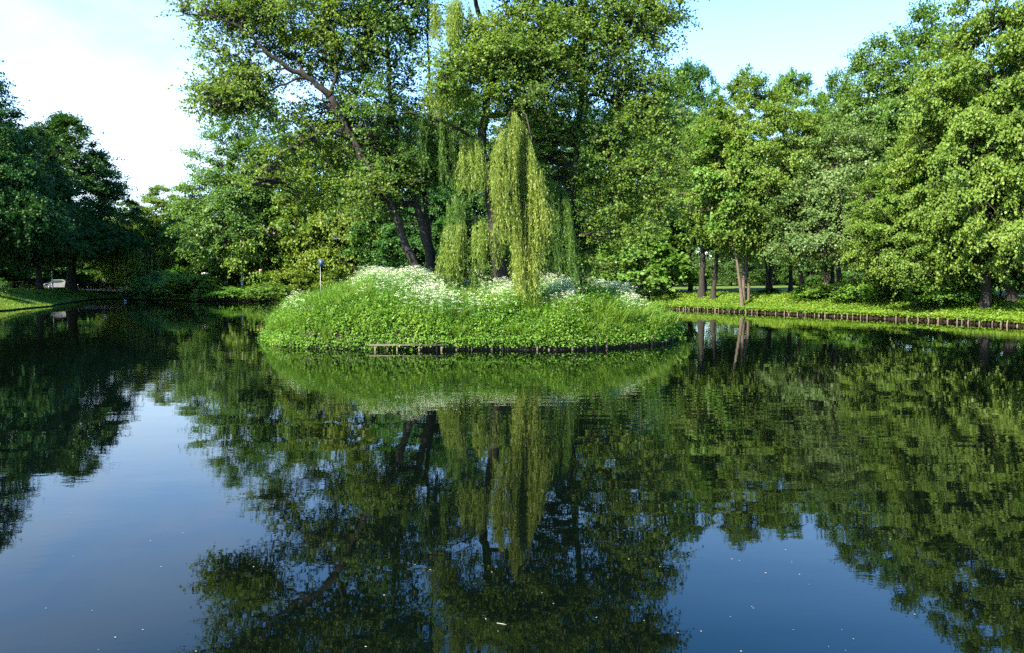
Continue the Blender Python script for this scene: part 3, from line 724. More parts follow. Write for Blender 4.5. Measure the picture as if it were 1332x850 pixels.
def foot(px, d):
    x = (px-W0/2)/F0*d; return (x, d, float(isl_z(x, d)))
fA = foot(549, 39.2)
gA = [(549,372,0)]
island_tree('alder_tree', 'big alder leaning far left over the water from the white flowers', 101,
    [([(551,380),(540,350),(513,275),(490,232),(458,183),(440,140),(429,124,-.3)], .24, .16),
     ([(429,124,-.3),(399,99,-.6),(371,89,-.9),(348,69,-1.2),(319,39,-1.5),(280,20,-1.8),(238,17,-2)], .17, .02),
     ([(429,124,-.3),(436,105),(439,64),(430,20),(420,-50)], .11, .02),
     ([(399,99,-.6),(385,103,-.8),(362,112,-1.2),(337,126,-1.6),(307,137,-2),(285,140,-2.2)], .08, .015),
     ([(371,89,-.9),(350,92,-1.3),(330,105,-1.6),(300,110,-1.9)], .055, .012),
     ([(458,183,0),(426,170,-.8),(400,180,-1.2),(371,197,-1.5),(345,222,-1.8),(328,240,-2)], .07, .012),
     ([(399,99,-.6),(380,70),(360,35,.5),(340,-20,.6)], .08, .015),
     ([(348,69,-1.2),(325,66,-1.3),(300,72,-1.5)], .05, .01),
     ([(440,150),(470,110,1),(480,60,1.2)], .08, .015)],
    [(262,20,-1.9,26,10,9),(305,22,-1.5,34,15,20),(345,20,-1,34,18,26),(390,25,-.5,40,24,36),(440,35,0,40,30,38),(300,72,-1.5,30,12,16),
     (340,48,-1.2,20,9,10),(300,112,-2,30,15,30),(280,124,-2.1,20,12,18),(318,128,-2,26,12,24),(335,100,-1.6,22,9,12),(262,135,-2.2,14,8,6),
     (395,62,-.4,30,14,18),(430,82,0,40,16,20),(466,95,.6,34,20,22),(375,-30,0,90,26,46),(290,-15,-1,50,18,20),(460,-30,.5,60,28,36),
     (445,165,1.3,42,16,24),(420,150,1.2,36,18,22),(475,205,1.5,38,22,28),(355,215,-1.6,24,12,9),(335,236,-1.9,14,8,5),(400,190,-1.2,26,12,12),(495,235,-.4,26,16,12),(478,250,-1.9,24,20,14),(400,235,-.6,34,18,10),(430,255,-.3,30,18,10),(380,165,-1,30,14,10)],  # one leaf clump left of the trunk is added to shade the bark
    39.2, M['alder'], fA, dens=1.35, back=.8)
fB = foot(566, 40.6)
island_tree('alder_tree', 'alder with paired upright trunks between the leaning alder and the willow', 102,
    [([(568,378),(560,345),(548,290),(540,262),(525,205),(512,150),(505,90),(503,40),(506,-20),(512,-100)], .26, .06),
     ([(566,378,.3),(566,350,.5),(556,300,.6),(552,262,.8),(556,190,1.2),(560,120,1.5),(556,40,1.6),(560,-60,1.6)], .17, .03),
     ([(512,150),(490,130,-.6),(470,118,-1),(455,112,-1.2)], .06, .012),
     ([(505,90),(525,70,.6),(540,50,.9)], .06, .012),
     ([(503,40),(492,10,-.3),(480,-30,-.6)], .07, .015),
     ([(525,205),(505,190,-.8),(485,180,-1.4)], .05, .012)],
    [(480,40,-.8,32,24,28),(520,55,.3,28,26,22),(500,5,-.3,46,20,30),(540,20,1,26,22,16),(535,118,.8,24,18,14),(480,128,-1,28,18,18),(470,160,-1,26,16,14),
     (500,210,-1,32,18,20),(475,235,-1,28,18,16),(530,235,.2,24,16,10),(505,-45,0,70,28,40),(570,-60,1.5,50,25,26),(455,262,-1,22,14,8),(520,270,-.4,24,12,8),(545,170,1,30,24,18),(560,215,1.5,30,24,18),(500,165,.8,30,20,14),(590,150,1.8,34,24,18),(600,210,2,34,30,22),(450,205,.6,34,24,16)],
    40.6, M['alder_green'], fB)
fC = foot(742, 41.0)
island_tree('alder_tree', 'upright alder right of the willow with a wide crown spreading to the right', 103,
    [([(738,372),(742,320),(743,270),(748,220),(752,170),(757,120),(760,60),(762,0),(765,-90)], .31, .07),
     ([(752,180),(725,150,-1),(700,125,-2.2),(670,105,-3),(640,92,-3.5),(610,85,-3.6),(585,98,-3.7)], .13, .015),
     ([(757,120),(785,128,-.5),(815,140,-.8),(845,155,-1),(872,172,-1)], .10, .012),
     ([(760,75),(790,55,-.6),(825,35,-.9),(860,18,-1),(884,8,-1)], .10, .012),
     ([(748,215),(780,205,-.8),(810,215,-1.3),(840,235,-1.5),(860,255,-1.6)], .09, .012),
     ([(745,255),(770,262,-.3),(790,255,-.6)], .04, .01),
     ([(757,110),(730,80,-1.6),(705,50,-2.3),(680,25,-2.8),(650,0,-3)], .10, .012),
     ([(760,40),(740,0,-.5),(715,-40,-1)], .08, .012),
     ([(762,20),(800,-10),(840,-40)], .08, .012)],
    [(585,100,-3.6,22,13,15),(610,85,-3.5,32,18,34),(650,75,-3.3,34,20,40),(690,85,-2.8,38,22,44),(725,98,-2,36,20,36),(640,42,-2.8,30,18,22),(685,35,-2.6,38,20,34),
     (735,50,-1.6,38,24,36),(775,65,-1.2,34,24,34),(730,5,-1.2,50,22,36),(790,15,-.8,44,24,38),(835,25,-1,36,20,30),(866,12,-1,22,12,14),(830,70,-.8,30,20,22),
     (790,110,-.7,36,20,28),(835,118,-.8,32,22,28),(865,140,-1,22,20,18),(770,165,-.8,34,20,22),(820,175,-1.1,38,20,28),(865,190,-1.2,24,18,15),(725,155,-1.4,26,16,14),
     (700,140,-2.2,26,12,14),(670,126,-3.7,30,11,14),(645,120,-3.4,22,10,9),(790,220,-1.1,36,20,22),(840,235,-1.5,34,22,26),(865,265,-1.5,22,20,14),(800,268,-.8,34,20,18),(775,300,.2,24,18,10),(830,295,-1,26,18,12),
     (700,190,1.5,34,26,18),(720,235,1.6,30,26,16),(670,180,2,30,24,14),(770,235,1,30,24,16),(775,330,.8,26,22,14),(640,-45,-2,60,22,34),(720,-60,-1,70,28,44),(810,-55,0,66,26,42),(870,-25,-.5,30,18,14)],
    41.0, M['alder'], fC)

# ---------------------------------------------------------------- weeping willow
def strands(mb, rng, tops, bots, leaf=.15, step=.055, sway=.16, wr=.21):
    """hanging twigs from tops to bots with narrow drooping leaves"""
    P_, D_, N_ = [], [], []
    for a, b in zip(tops, bots):
        L = max(a[2]-b[2], .2); n = max(4, int(L/step)); t = np.sort(rng.uniform(0, 1, n))
        ph = rng.uniform(0, 6.28, 2); w = sway*np.sin(np.outer(t, [2.2, 2.9])*2+ph)*t[:,None]
        p = a + (b-a)*t[:,None]; p[:,:2] += w
        # the twig arches out of the branch before it drops
        az = rng.uniform(0, 6.28); d = np.stack([np.cos(az+t*40), np.sin(az+t*40), -1.0-.5*rng.uniform(size=n)], -1)
        P_.append(p + rng.normal(size=p.shape)*.02); D_.append(nrm(d+rng.normal(size=p.shape)*.35)); N_.append(nrm(np.stack([np.cos(az+t*40), np.sin(az+t*40), np.full(n, .6)], -1)+rng.normal(size=p.shape)*.4))
        m = 5; tt = np.linspace(0, 1, m); q = a+(b-a)*tt[:,None]; q[:,:2] += sway*np.sin(np.outer(tt, [2.2,2.9])*2+ph)*tt[:,None]
        s = np.array([.004, 0, 0]); v = np.stack([q-s, q+s], 1).reshape(-1,3); k = np.arange(m-1)*2
        mb.add(v, np.stack([k, k+1, k+3, k+2], -1))
    P_, D_, N_ = map(np.concatenate, (P_, D_, N_)); ls = leaf*rng.uniform(.7, 1.25, len(P_))
    mb.leaves(P_, D_, N_, ls, ls*wr, .1)

def willow():
    rng = np.random.default_rng(55); d0 = 39.6
    f = foot(650, d0); off = np.array(f); root = empty('weeping_willow', f, 'weeping willow with long pale yellow-green curtains hanging to the flowers', 'tree', 'big trees on the island')
    tm = MB()
    limbs = [([(652,385),(650,355),(645,320),(640,280),(632,230),(626,190),(628,160),(634,130),(640,95),(632,50),(618,0),(605,-60)], .36, .07),
             ([(634,150),(660,150,.2),(674,135,0),(672,110,.3),(668,70,.5),(680,10,.6),(690,-60,.6)], .15, .05),
             ([(674,140,-.2),(676,136,-2.2),(684,150,-3.8),(690,175,-4.5),(697,210,-4.8),(703,230,-4.8)], .06, .01),
             ([(674,138,-.2),(672,138,-2.4),(664,145,-3.8),(652,160,-4.6),(642,190,-4.9)], .06, .01),
             ([(626,190),(606,172,-.8),(580,160,-1.2),(556,148,-1.2)], .09, .015),
             ([(626,180),(606,176,-1.2),(590,186,-1.6)], .05, .01),
             ([(632,50),(600,20,-.8),(575,5,-1.2),(555,6,-1.4)], .08, .012),
             ([(640,95),(605,92,-.8),(575,90,-1.2),(556,100,-1.4)], .07, .012),
             ([(642,300),(620,285,-.8),(598,286,-1.2)], .05, .01),
             ([(556,148,-1.2),(530,146,-1),(500,150,-.8)], .035, .01),
             ([(640,260),(680,235,1.2),(715,232,1.8),(738,245,2)], .07, .012)]
    for path, r0, r1 in limbs:
        p = pxpath(path, d0); n = max(6, len(p)*4); q = resample(p, n); q[1:-1] += rng.normal(size=(n-2,3))*.03
        r = np.linspace(r0, r1, n); r[0] *= 1.4 if r0 > .2 else 1
        tm.tube(q-off, r, 10 if r0 > .1 else 6)
    obj('trunk', tm.mesh('willow_trunk', True), M['bark'], root)
    def curtain(mb, top, bot, d, depth, ns, ragged=.25, ropes=10, spread=.10):
        """top/bot: polylines (px, py); strands gather into ropes"""
        tx = np.array([a[0] for a in top]); ty = np.array([a[1] for a in top]); bx = np.array([a[0] for a in bot]); by = np.array([a[1] for a in bot])
        rp = np.sort(rng.uniform(0, 1, ropes)); rl = rng.uniform(0, 1, ropes)
        T, B = [], []
        rd = rng.uniform(-.5, .5, ropes)*depth; rb = rng.normal(size=(ropes,2))*.12
        for k in range(ns):
            r = rng.integers(ropes); u = np.clip(rp[r]+rng.normal()*.5/ropes, 0, 1)
            x0 = tx[0]+(tx[-1]-tx[0])*u; y0 = np.interp(x0, tx, ty)+abs(rng.normal())*8
            x1 = bx[0]+(bx[-1]-bx[0])*u; y1 = np.interp(x1, bx, by)
            fr = 1-ragged*(.7*rl[r]+.6*rng.uniform()**2)-.45*(rng.uniform() < .3)*rng.uniform()
            dd = d+rd[r]+rng.normal()*depth*.12
            a = pt(x0, y0, dd); b = pt(x0+(x1-x0)*fr, y0+(y1-y0)*fr, dd-.15)
            b[:2] += rng.normal(size=2)*spread + rb[r]
            if rng.uniform() < .5: a = a + (b-a)*rng.uniform(.05, .62) + np.append(rng.normal(size=2)*.14, 0)
            T.append(a-off); B.append(b-off)
        strands(mb, rng, T, B)
    mb = MB()
    curtain(mb, [(642,205),(652,165),(668,143),(682,160),(692,185),(704,222)], [(639,285),(650,318),(660,352),(670,388),(685,418),(697,402),(704,350),(711,318)], d0-4.7, 1.0, 520, .3, 24)
    curtain(mb, [(640,190),(655,165),(672,145),(690,185)], [(645,262),(655,300),(672,330),(690,340)], d0-4.9, .8, 120, .3, 9)
    obj('curtain', mb, M['willow'], root)
    mb = MB()
    curtain(mb, [(599,178),(612,172),(628,178)], [(600,262),(612,268),(630,255)], d0-1.2, .8, 150, .35, 10)
    curtain(mb, [(578,292),(598,285),(614,288),(624,300)], [(566,372),(590,378),(612,380),(624,360)], d0-.4, 1.4, 170, .45, 16)
    curtain(mb, [(616,290),(630,282),(650,300)], [(614,350),(632,362),(650,340)], d0-1.0, 1.0, 110, .5, 10)
    curtain(mb, [(552,100),(572,90),(600,90)], [(552,148),(575,158),(604,145)], d0-1.8, 1.0, 230, .4, 12)
    curtain(mb, [(553,2),(575,-5),(610,-2)], [(558,40),(582,82),(605,60)], d0-1.8, 1.0, 240, .4, 12)
    curtain(mb, [(560,-60),(610,-70),(690,-70)], [(556,10),(620,5),(690,0)], d0-.6, 1.5, 130, .3, 8)
    curtain(mb, [(600,110),(640,105),(660,120)], [(596,160),(630,190),(655,150)], d0-.6, 1.5, 60, .4, 6)
    obj('curtain', mb, M['willow'], root)
    mb = MB()
    curtain(mb, [(488,150),(520,144),(560,148),(592,168)], [(486,215),(520,232),(560,245),(596,265)], d0+1.2, 1.6, 300, .45, 24)
    curtain(mb, [(580,262),(592,252),(606,262)], [(576,372),(590,380),(606,378)], d0+.2, 1.4, 130, .25, 8)
    curtain(mb, [(694,235),(715,228),(742,250)], [(700,372),(722,380),(752,372)], d0+1.4, 1.6, 330, .15, 10)
    curtain(mb, [(655,205),(680,200),(712,225)], [(650,370),(685,385),(716,380)], d0+.6, 1.4, 260, .2, 9)
    curtain(mb, [(745,330),(760,325),(772,335)], [(745,378),(760,380),(776,378)], d0+1.2, 1.0, 50, .2, 4)
    obj('curtain', mb, M['alder_green'], root)  # curtains in shade: the darker leaf green stands for the shadow
willow()

# small weeping willow on the far bank
def small_willow():
    rng = np.random.default_rng(66); d = 108.5; x = (166-W0/2)/F0*d; z = .4
    off = np.array([x, d, z]); root = empty('weeping_willow', (x, d, z), 'small weeping willow trailing into the water beside the bridge on the far bank', 'tree')
    tm = MB(); p = np.array([[0,1.2,-.3],[.1,1.1,2],[-.1,.9,4],[.2,.8,6]]); tm.tube(resample(p, 8), np.linspace(.22, .08, 8), 8)
    tops = []; bots = []
    for k in range(13):
        a = k*2.4; r = rng.uniform(1.2, 4.6); e = np.array([math.cos(a)*r, .8+math.sin(a)*r*.5, rng.uniform(4.2, 6.8)])
        tm.tube(curve_pts(np.array([.1,.9,4.2]), e, 1.0, 6), np.linspace(.07, .02, 6), 5)
        for j in range(15):
            q = curve_pts(np.array([.1,.9,4.2]), e, 1.0, 6)[rng.integers(2, 6)] + rng.normal(size=3)*np.array([.3,.3,.15])
            tops.append(q); bots.append(q - np.array([0,0,min(rng.uniform(1.5, 5.2), q[2]+.2)]))
    cm = MB(); strands(cm, rng, tops, bots, .32, .11, .1, .26)
    obj('trunk', tm.mesh('sw_trunk', True), M['bark'], root); obj('crown', cm, M['willow'], root)
small_willow()

# birch stem on the far bank
b = slender((315,372), (315,320), 106, .17, 'white-barked birch stem among the dark stems on the far bank', 'ash', 190, 48, 'bark_birch')
b.name = 'birch_tree'; b['group'] = 'trees along the far bank'

# ---------------------------------------------------------------- things on the banks
def sign(px, py, d, w, h, face, label, cat='sign'):
    c = pt(px, py, d); z = float(ground_z(c[0], d)); t = empty('sign', (c[0], d, z), label, cat)
    hc = c[2]-z
    mb = MB(); mb.tube([(0,.03,-.2),(0,.03,hc+h/2)], [.038,.038], 8); obj('post', mb, M['metal'], t)
    mb = MB(); mb.box((.1 if w < 1 else 0, -.03, hc), (w, .03, h)); pn = obj('panel', mb, M['metal' if face == 'blue' else 'white'], t)
    mb = MB(); mb.box((.1 if w < 1 else 0, -.05, hc), (w*.9, .012, h*.92)); obj('face', mb, M[face], pn)
sign(416.5, 342.5, 97.6, .52, .78, 'blue', 'small blue sign on a pale post rising behind the left end of the mound')
sign(267, 356, 110, 1.1, .28, 'white', 'white board on a post among the bushes of the far bank')
sign(338, 352.5, 101.5, .3, .32, 'red', 'small red sign in the foliage left of the blue sign')

def white_post():
    c = pt(68, 362, 112); z = float(ground_z(c[0], 112)); t = empty('white_post', (c[0], 112, z), 'white painted post standing left of the parked car', 'post')
    h = pt(68, 353, 112)[2]-z
    mb = MB(); mb.tube([(0,0,-.2),(0,0,h*.45)], [.10,.10], 10); obj('base', mb, M['white'], t)
    mb = MB(); mb.tube([(0,0,h*.45),(0,0,h*.93)], [.07,.065], 10); obj('shaft', mb, M['white'], t)
    mb = MB(); mb.tube([(0,0,h*.93),(0,0,h*.95),(0,0,h)], [.10,.10,.03], 10); obj('cap', mb, M['white'], t)
white_post()

def car():
    d = 117.0; x = (80-W0/2)/F0*d; z = float(ground_z(x, d)); t = empty('parked_car', (x, d, z), 'silver car parked behind the dark trees on the left bank', 'car', rz=.25)
    prof = [(-2.1,.35),(-2.15,.62),(-2.0,.86),(-1.35,.95),(-.75,1.42),(.35,1.46),(1.15,.98),(1.95,.84),(2.12,.6),(2.1,.35)]
    mb = MB(); n = len(prof)
    ys = [-.85,-.72,.72,.85]; V = []
    for y in ys:
        k = 1.0 if abs(y) < .8 else .96
        V += [(a*k, y*(1 if b_ < 1 else .86), .35+(b_-.35)*k) for a, b_ in prof]
    q = [(i*n+j, i*n+j+1, (i+1)*n+j+1, (i+1)*n+j) for i in range(3) for j in range(n-1)] + [(i*n+n-1, i*n, (i+1)*n, (i+1)*n+n-1) for i in range(3)]
    mb.add(V, q)
    for i in (0, 3):
        mb.add([V[i*n+j] for j in range(n)], None, [(0, j, j+1) for j in range(1, n-1)])
    obj('body', mb, M['silver'], t)
    for sy in (-1, 1):
        mb = MB(); y = sy*.875*.9
        mb.add([(-1.2,y,.98),(.95,y,.98),(.3,y*.97,1.38),(-.7,y*.97,1.36)], [(0,1,2,3)]); 
        mb.add([(-1.2,y+sy*.02,.98),(.95,y+sy*.02,.98),(.3,y*.97+sy*.02,1.38),(-.7,y*.97+sy*.02,1.36)], [(0,1,2,3)]); obj('side_window', mb, M['glass'], t)
    mb = MB(); mb.add([(1.13,-.62,1.02),(1.13,.62,1.02),(.42,.58,1.45),(.42,-.58,1.45)], [(0,1,2,3)]); g = obj('windscreen', mb, M['glass'], t); g.location = (.03,0,.02)
    for sx in (-1.3, 1.3):
        for sy in (-.78, .78):
            mb = MB(); mb.tube([(sx,sy-.1,.32),(sx,sy+.1,.32)], [.32,.32], 16); w = obj('wheel', mb, M['rubber'], t)
            mb = MB(); s = 1 if sy > 0 else -1; mb.tube([(sx,sy+s*.09,.32),(sx,sy+s*.115,.32)], [.2,.2], 12); obj('rim', mb, M['silver'], w)
    for sy in (-.6, .6):
        mb = MB(); mb.box((2.1, sy, .68), (.06,.3,.14)); obj('headlight', mb, M['white'], t)
        mb = MB(); mb.box((-2.1, sy, .74), (.06,.26,.14)); obj('tail_light', mb, M['red'], t)
car()

def railing():
    d = 97; x0 = (16-W0/2)/F0*d; x1 = (37-W0/2)/F0*d; z = float(ground_z((x0+x1)/2, d))
    t = empty('railing', ((x0+x1)/2, d, z), 'low dark metal railing between the trunks at the left edge', 'railing'); L = x1-x0
    for zz in (.95, .12):
        mb = MB(); mb.tube([(-L/2-.6,0,zz),(L/2+.2,0,zz)], [.035,.035], 6); obj('rail', mb, M['darkmetal'], t)
    for k in range(4):
        mb = MB(); xx = -L/2+k*L/3; mb.tube([(xx,0,-.2),(xx,0,.97)], [.03,.03], 6); obj('post', mb, M['darkmetal'], t)
railing()

def bridge():
    c = pt(134, 379, 114.5); x, y = c[0], 114.5
    t = empty('footbridge', (x, y, 0), 'low dark footbridge over the inlet at the left end of the pond', 'bridge', rz=.1)
    mb = MB(); mb.box((0,0,1.22), (8.4,2.6,.26)); obj('deck', mb, M['concrete'], t)
    for s in (-1, 1):
        mb = MB(); mb.box((s*3.4,0,.3), (1.2,2.4,1.58)); obj('abutment', mb, M['concrete'], t)
    for s in (-1, 1):
        mb = MB(); mb.tube([(-4.1,s*1.18,2.2),(4.1,s*1.18,2.2)], [.03,.03], 6); r = obj('handrail', mb, M['darkmetal'], t)
        for k in range(6):
            mb = MB(); xx = -4+k*1.6; mb.tube([(xx,s*1.18,1.34),(xx,s*1.18,2.19)], [.025,.025], 6); obj('baluster', mb, M['darkmetal'], r)
bridge()

def skin_mesh(verts, edges, radii, levels=2):
    me = bpy.data.meshes.new('skin'); me.from_pydata(verts, edges, []); o = bpy.data.objects.new('skin', me); COL.objects.link(o)
    m = o.modifiers.new('s', 'SKIN'); 
    for v, r in zip(me.skin_vertices[0].data if me.skin_vertices else [], radii): v.radius = (r, r)
    sub = o.modifiers.new('u', 'SUBSURF'); sub.levels = sub.render_levels = levels
    if not me.skin_vertices:
        bpy.context.view_layer.update()
    return o, me
def person():
    c = pt(136, 366, 114.3); loc = (c[0], 114.3, 1.35)
    t = empty('person', loc, 'person in a white top and dark trousers standing on the footbridge', 'person', rz=.4)
    def skin(name, V, E, R, mat, lv=2):
        me = bpy.data.meshes.new(name); me.from_pydata([tuple(v) for v in V], E, [])
        o = obj(name, me, mat, t)
        mo = o.modifiers.new('Skin', 'SKIN')
        if not me.skin_vertices: me.attributes  # layer is made by the modifier below
        with bpy.context.temp_override(object=o, active_object=o):
            if not me.skin_vertices:
                bpy.ops.mesh.customdata_skin_add()
        for sv, r in zip(me.skin_vertices[0].data, R): sv.radius = (r, r) if not isinstance(r, tuple) else r
        me.skin_vertices[0].data[0].use_root = True
        su = o.modifiers.new('Sub', 'SUBSURF'); su.levels = su.render_levels = lv
        return o
    V = [(0,0,.90),(0,0,1.12),(0,-.01,1.34),(0,0,1.44),(0,0,1.52),(0,-.01,1.62),(0,0,1.69),
         (-.17,0,1.38),(-.24,-.02,1.12),(-.22,-.12,.92),(-.20,-.16,.82), (.17,0,1.38),(.24,-.02,1.12),(.22,-.12,.92),(.20,-.16,.82),
         (-.09,0,.86),(-.11,-.03,.48),(-.11,.01,.08),(-.11,-.15,.04), (.09,0,.86),(.11,.03,.48),(.11,.10,.08),(.11,-.05,.04)]
    E = [(0,1),(1,2),(2,3),(3,4),(4,5),(5,6),(2,7),(7,8),(8,9),(9,10),(2,11),(11,12),(12,13),(13,14),(0,15),(15,16),(16,17),(17,18),(0,19),(19,20),(20,21),(21,22)]
    R = [.14,.125,.14,.07,.055,.085,.06,.06,.045,.035,.03,.06,.045,.035,.03,.085,.06,.045,.035,.085,.06,.045,.035]
    skin('body', V, E, R, M['skin'])
    skin('shirt', [V[0],V[1],V[2],(0,0,1.42),V[7],V[8],V[11],V[12]], [(0,1),(1,2),(2,3),(2,4),(4,5),(2,6),(6,7)], [.165,.15,.165,.09,.08,.062,.08,.062], M['cloth_white'])
    skin('trousers', [(0,0,.93),V[15],V[16],(-.11,.01,.10),V[19],V[20],(.11,.10,.10)], [(0,1),(1,2),(2,3),(0,4),(4,5),(5,6)], [.155,.10,.078,.062,.10,.078,.062], M['cloth_navy'])
    mb = MB(); 
    for k in range(6):
        pass
    a = np.linspace(0, 2*math.pi, 13)[:-1]
    rings = [(1.58,.102),(1.64,.108),(1.70,.092),(1.745,.05)]
    v = np.concatenate([np.stack([np.cos(a)*r, .022+np.sin(a)*r, np.full(12, z)], -1) for z, r in rings]); n = 12
    i = np.arange(3)[:,None]*n; j = np.arange(n)[None,:]; k = (j+1) % n
    mb.add(np.concatenate([v, [[0,.02,1.76]]]), np.stack([i+j, i+k, i+n+k, i+n+j], -1).reshape(-1,4), np.stack([36+np.arange(12), 36+(np.arange(12)+1) % 12, np.full(12, 48)], -1))
    obj('hair', mb.mesh('hair', True), M['hair'], t)
person()

def duck():
    x, y = (163-W0/2)/F0*100, 100.0
    t = empty('duck', (x, y, .02), 'small duck resting on the water by the clipped shrub', 'duck', rz=2.6)
    prof = [(-.26,.10,.01),(-.20,.08,.05),(-.08,.07,.10),(.06,.07,.11),(.14,.09,.085),(.17,.17,.045),(.19,.24,.045),(.21,.28,.055),(.25,.29,.045),(.28,.285,.015)]
    mb = MB(); mb.tube([(a, 0, b_) for a, b_, r in prof], [r for _, _, r in prof], 12); obj('body', mb.mesh('duck', True), M['duck'], t)
    for s in (-1, 1):
        mb = MB(); mb.tube([(-.2, s*.07, .12),(-.05, s*.105, .12),(.08, s*.10, .10)], [.015,.05,.02], 8); obj('wing', mb.mesh('wing', True), M['white'], t)
    mb = MB(); mb.tube([(.275,0,.285),(.33,0,.275)], [.018,.010], 8); obj('bill', mb, M['beak'], t)
duck()

def house():
    d = 215.0; x = (1012-W0/2)/F0*d; z = float(ground_z(x, d)); t = empty('house', (x, d, z), 'brown house with a red tiled roof glimpsed between the trees beyond the lawn', 'house')
    mb = MB(); mb.box((0,0,3.2), (12,8,6.4)); obj('wall', mb, M['brick'], t)
    mb = MB(); mb.add([(-6.5,-4.5,6.3),(6.5,-4.5,6.3),(6.5,4.5,6.3),(-6.5,4.5,6.3),(-6.5,0,10.4),(6.5,0,10.4)], [(0,1,5,4),(2,3,4,5),(0,3,2,1)], [(0,4,3),(1,2,5)]); r = obj('roof', mb, M['tile'], t)
    mb = MB(); mb.box((3,.8,10.3), (.8,.8,1.8)); obj('chimney', mb, M['brick'], r)
    for xx in (-4,-1.3,1.3,4):
        for zz in (1.7,4.6):
            mb = MB(); mb.box((xx,-4.02,zz), (1.3,.08,1.5)); w = obj('window', mb, M['white'], t)
            mb = MB(); mb.box((xx,-4.05,zz), (1.1,.06,1.3)); obj('pane', mb, M['glass'], w)
house()

# ---------------------------------------------------------------- floating petals and a twig
def floating():
    rng = np.random.default_rng(12)
    spots = [(96,724),(196,706),(218,690),(210,738),(330,738),(340,744),(205,668),(92,668),(238,694),(120,795),(186,820),(150,830),(128,846),(255,848),(60,792),(196,704),
             (640,745),(660,752),(628,734),(700,690),(760,708),(805,700),(818,728),(858,738),(776,804),(632,806),(648,822),(560,742),(540,735),(500,775),(476,842),(705,772),(720,786),(838,808),
             (952,728),(962,730),(996,746),(1030,731),(1040,748),(1030,733),(1052,761),(978,790),(950,803),(912,822),(882,824),(980,792),(1032,820),(1100,847),(964,848),(1110,832),(1190,800),(1158,702),(1250,742),(1095,820),
             (112,512),(66,490),(300,482),(160,468),(230,486),(128,495),(1112,586),(1066,586),(905,618),(950,600),(1022,716),(1078,842)]
    me = []
    for s in range(3):
        r = np.random.default_rng(s); n = 7; a = np.linspace(0, 6.28, n, endpoint=False)
        v = np.stack([np.cos(a)*.5*r.uniform(.8, 1.1, n), np.sin(a)*.28*r.uniform(.8, 1.1, n), r.uniform(0, .12, n)], -1)
        mb = MB(); mb.add(np.concatenate([v, [[0,0,.02]], v*np.array([.9,.9,1])-[0,0,.12]]), None, [(i, (i+1) % n, n) for i in range(n)]+[(i, n+1+i, (i+1) % n) for i in range(n)]+[((i+1) % n, n+1+i, n+1+(i+1) % n) for i in range(n)])
        me.append(mb.mesh('petal'))
    for i, (px, py) in enumerate(spots):
        q = pt(px, py, 1.0); k = CAM_H/(CAM_H-q[2]); x, y = q[0]*k, k
        o = obj('floating_leaf', me[i % 3], M['driftleaf'], None, (x, y, .006)); s = rng.uniform(.009, .024)*(1 if py > 650 else 1.6); o.scale = (s, s, s*.5); o.rotation_euler = (0,0,rng.uniform(0, 6.28))
        tag(o, 'tiny pale petal floating on the open water', 'petal', 'petals scattered on the pond')
    q = pt(652, 812, 1.0); k = CAM_H/(CAM_H-q[2])
    mb = MB(); mb.tube([(-.04,.015,.003),(-.01,0,.005),(.02,-.01,.004),(.045,-.02,.003)], [.002,.003,.003,.0015], 6)
    tag(obj('floating_twig', mb, M['driftleaf'], None, (q[0]*k, k, 0)), 'pale bent twig floating in the dark reflection near the bottom', 'twig')
floating()

# ---------------------------------------------------------------- light, sky, camera
SUN_AZ = math.atan2(-.69, -.72)       # direction towards the sun, measured from +x
SUN_EL = math.radians(40)
sun = bpy.data.lights.new('sun', 'SUN'); sun.energy = 5.0; sun.angle = math.radians(.53); sun.color = (1, .91, .74)
so = bpy.data.objects.new('sun', sun); COL.objects.link(so)
dirv = Vector((math.cos(SUN_AZ)*math.cos(SUN_EL), math.sin(SUN_AZ)*math.cos(SUN_EL), math.sin(SUN_EL)))
so.rotation_euler = dirv.to_track_quat('Z', 'Y').to_euler(); so.location = (-60, -40, 60)

w = bpy.data.worlds.new('World'); S.world = w; w.use_nodes = True
nt = w.node_tree; nt.nodes.clear(); L = nt.links.new
o = nt.nodes.new('ShaderNodeOutputWorld'); bgn = nt.nodes.new('ShaderNodeBackground')
sky = nt.nodes.new('ShaderNodeTexSky'); sky.sky_type = 'NISHITA'; sky.sun_disc = False
sky.sun_elevation = SUN_EL; sky.sun_rotation = math.pi/2 - SUN_AZ
sky.air_density = 1.0; sky.dust_density = .25; sky.ozone_density = 4.0
tc = nt.nodes.new('ShaderNodeTexCoord')
# thin high cloud in the left half of the sky
mp = N(nt, 'ShaderNodeMapping'); mp.inputs['Scale'].default_value = (1.0, 1.0, 3.2)
nz = N(nt, 'ShaderNodeTexNoise', i_Scale=2.2, i_Detail=7.0, i_Roughness=.55); nz.inputs['Distortion'].default_value = .6
L(tc.outputs['Generated'], mp.inputs['Vector']); L(mp.outputs[0], nz.inputs['Vector'])
dt = N(nt, 'ShaderNodeVectorMath', operation='DOT_PRODUCT'); L(tc.outputs['Generated'], dt.inputs[0]); dt.inputs[1].default_value = Vector((-.62,.76,.16)).normalized()
mk = N(nt, 'ShaderNodeMapRange'); mk.inputs['From Min'].default_value = .80; mk.inputs['From Max'].default_value = 1.0; mk.interpolation_type = 'SMOOTHSTEP'
L(dt.outputs['Value'], mk.inputs['Value'])
cf = N(nt, 'ShaderNodeMapRange'); cf.inputs['From Min'].default_value = .18; cf.inputs['From Max'].default_value = .74; L(nz.outputs['Fac'], cf.inputs['Value'])
sz_ = N(nt, 'ShaderNodeSeparateXYZ'); L(tc.outputs['Generated'], sz_.inputs[0])
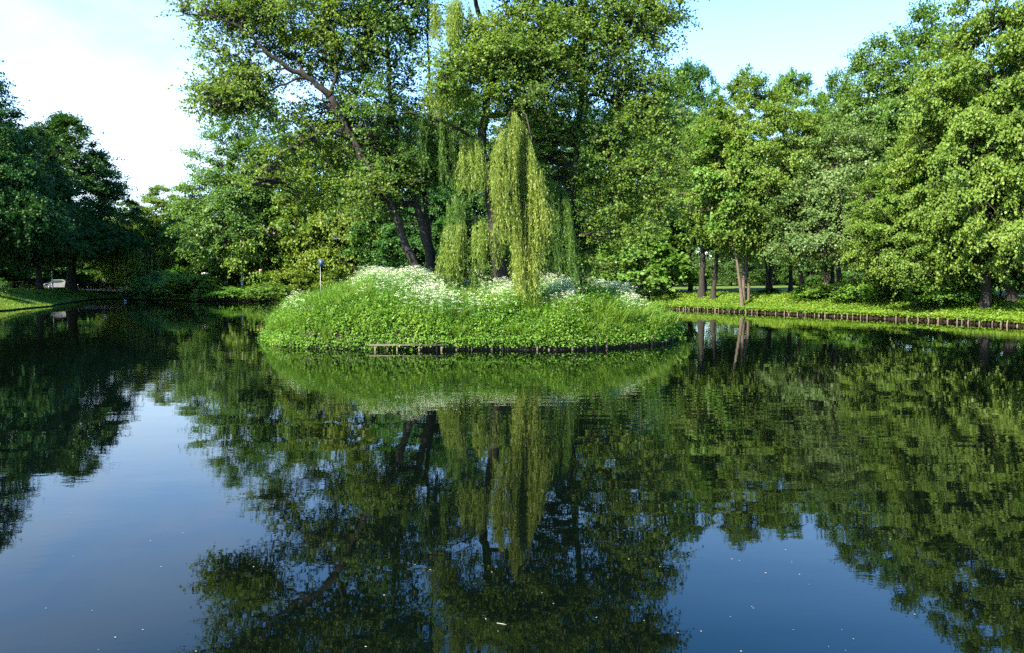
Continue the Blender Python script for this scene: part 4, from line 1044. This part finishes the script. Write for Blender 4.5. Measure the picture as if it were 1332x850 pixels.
hf = N(nt, 'ShaderNodeMapRange'); hf.inputs['From Min'].default_value = .20; hf.inputs['From Max'].default_value = .46; hf.inputs['To Min'].default_value = 1; hf.inputs['To Max'].default_value = .3
L(sz_.outputs['Z'], hf.inputs['Value'])
m0 = N(nt, 'ShaderNodeMath', operation='MULTIPLY'); L(mk.outputs[0], m0.inputs[0]); L(hf.outputs[0], m0.inputs[1])
mu = N(nt, 'ShaderNodeMath', operation='MULTIPLY'); L(m0.outputs[0], mu.inputs[0]); L(cf.outputs[0], mu.inputs[1])
vl = N(nt, 'ShaderNodeMapRange'); vl.inputs['From Min'].default_value = .24; vl.inputs['From Max'].default_value = .44; vl.inputs['To Min'].default_value = .29; vl.inputs['To Max'].default_value = 0; vl.interpolation_type = 'SMOOTHSTEP'
L(sz_.outputs['Z'], vl.inputs['Value'])
mm = N(nt, 'ShaderNodeMath', operation='MAXIMUM'); L(mu.outputs[0], mm.inputs[0]); L(vl.outputs[0], mm.inputs[1])
mx = N(nt, 'ShaderNodeMix', data_type='RGBA'); L(mm.outputs[0], mx.inputs['Factor']); hs_ = N(nt, 'ShaderNodeHueSaturation'); hs_.inputs['Saturation'].default_value = 1.27; L(sky.outputs[0], hs_.inputs['Color']); L(hs_.outputs[0], mx.inputs[6]); mx.inputs[7].default_value = (2.7, 3.0, 3.3, 1)
L(mx.outputs[2], bgn.inputs['Color']); bgn.inputs['Strength'].default_value = .12; L(bgn.outputs[0], o.inputs['Surface'])

cam = bpy.data.cameras.new('camera'); co = bpy.data.objects.new('camera', cam); COL.objects.link(co); S.camera = co
cam.sensor_width = 36; cam.lens = 36*F0/W0; cam.clip_start = .1; cam.clip_end = 5000
co.location = (0, 0, CAM_H); co.rotation_euler = (math.pi/2-PITCH, 0, 0)

S.view_settings.view_transform = 'Standard'; S.view_settings.look = 'None'; S.view_settings.gamma = 1; S.view_settings.exposure = 2.3
S.render.engine = 'CYCLES'
S.cycles.max_bounces = 10; S.cycles.diffuse_bounces = 5; S.cycles.glossy_bounces = 4; S.cycles.transmission_bounces = 6
S.cycles.use_adaptive_sampling = True; S.cycles.adaptive_threshold = .02
S.cycles.use_denoising = False
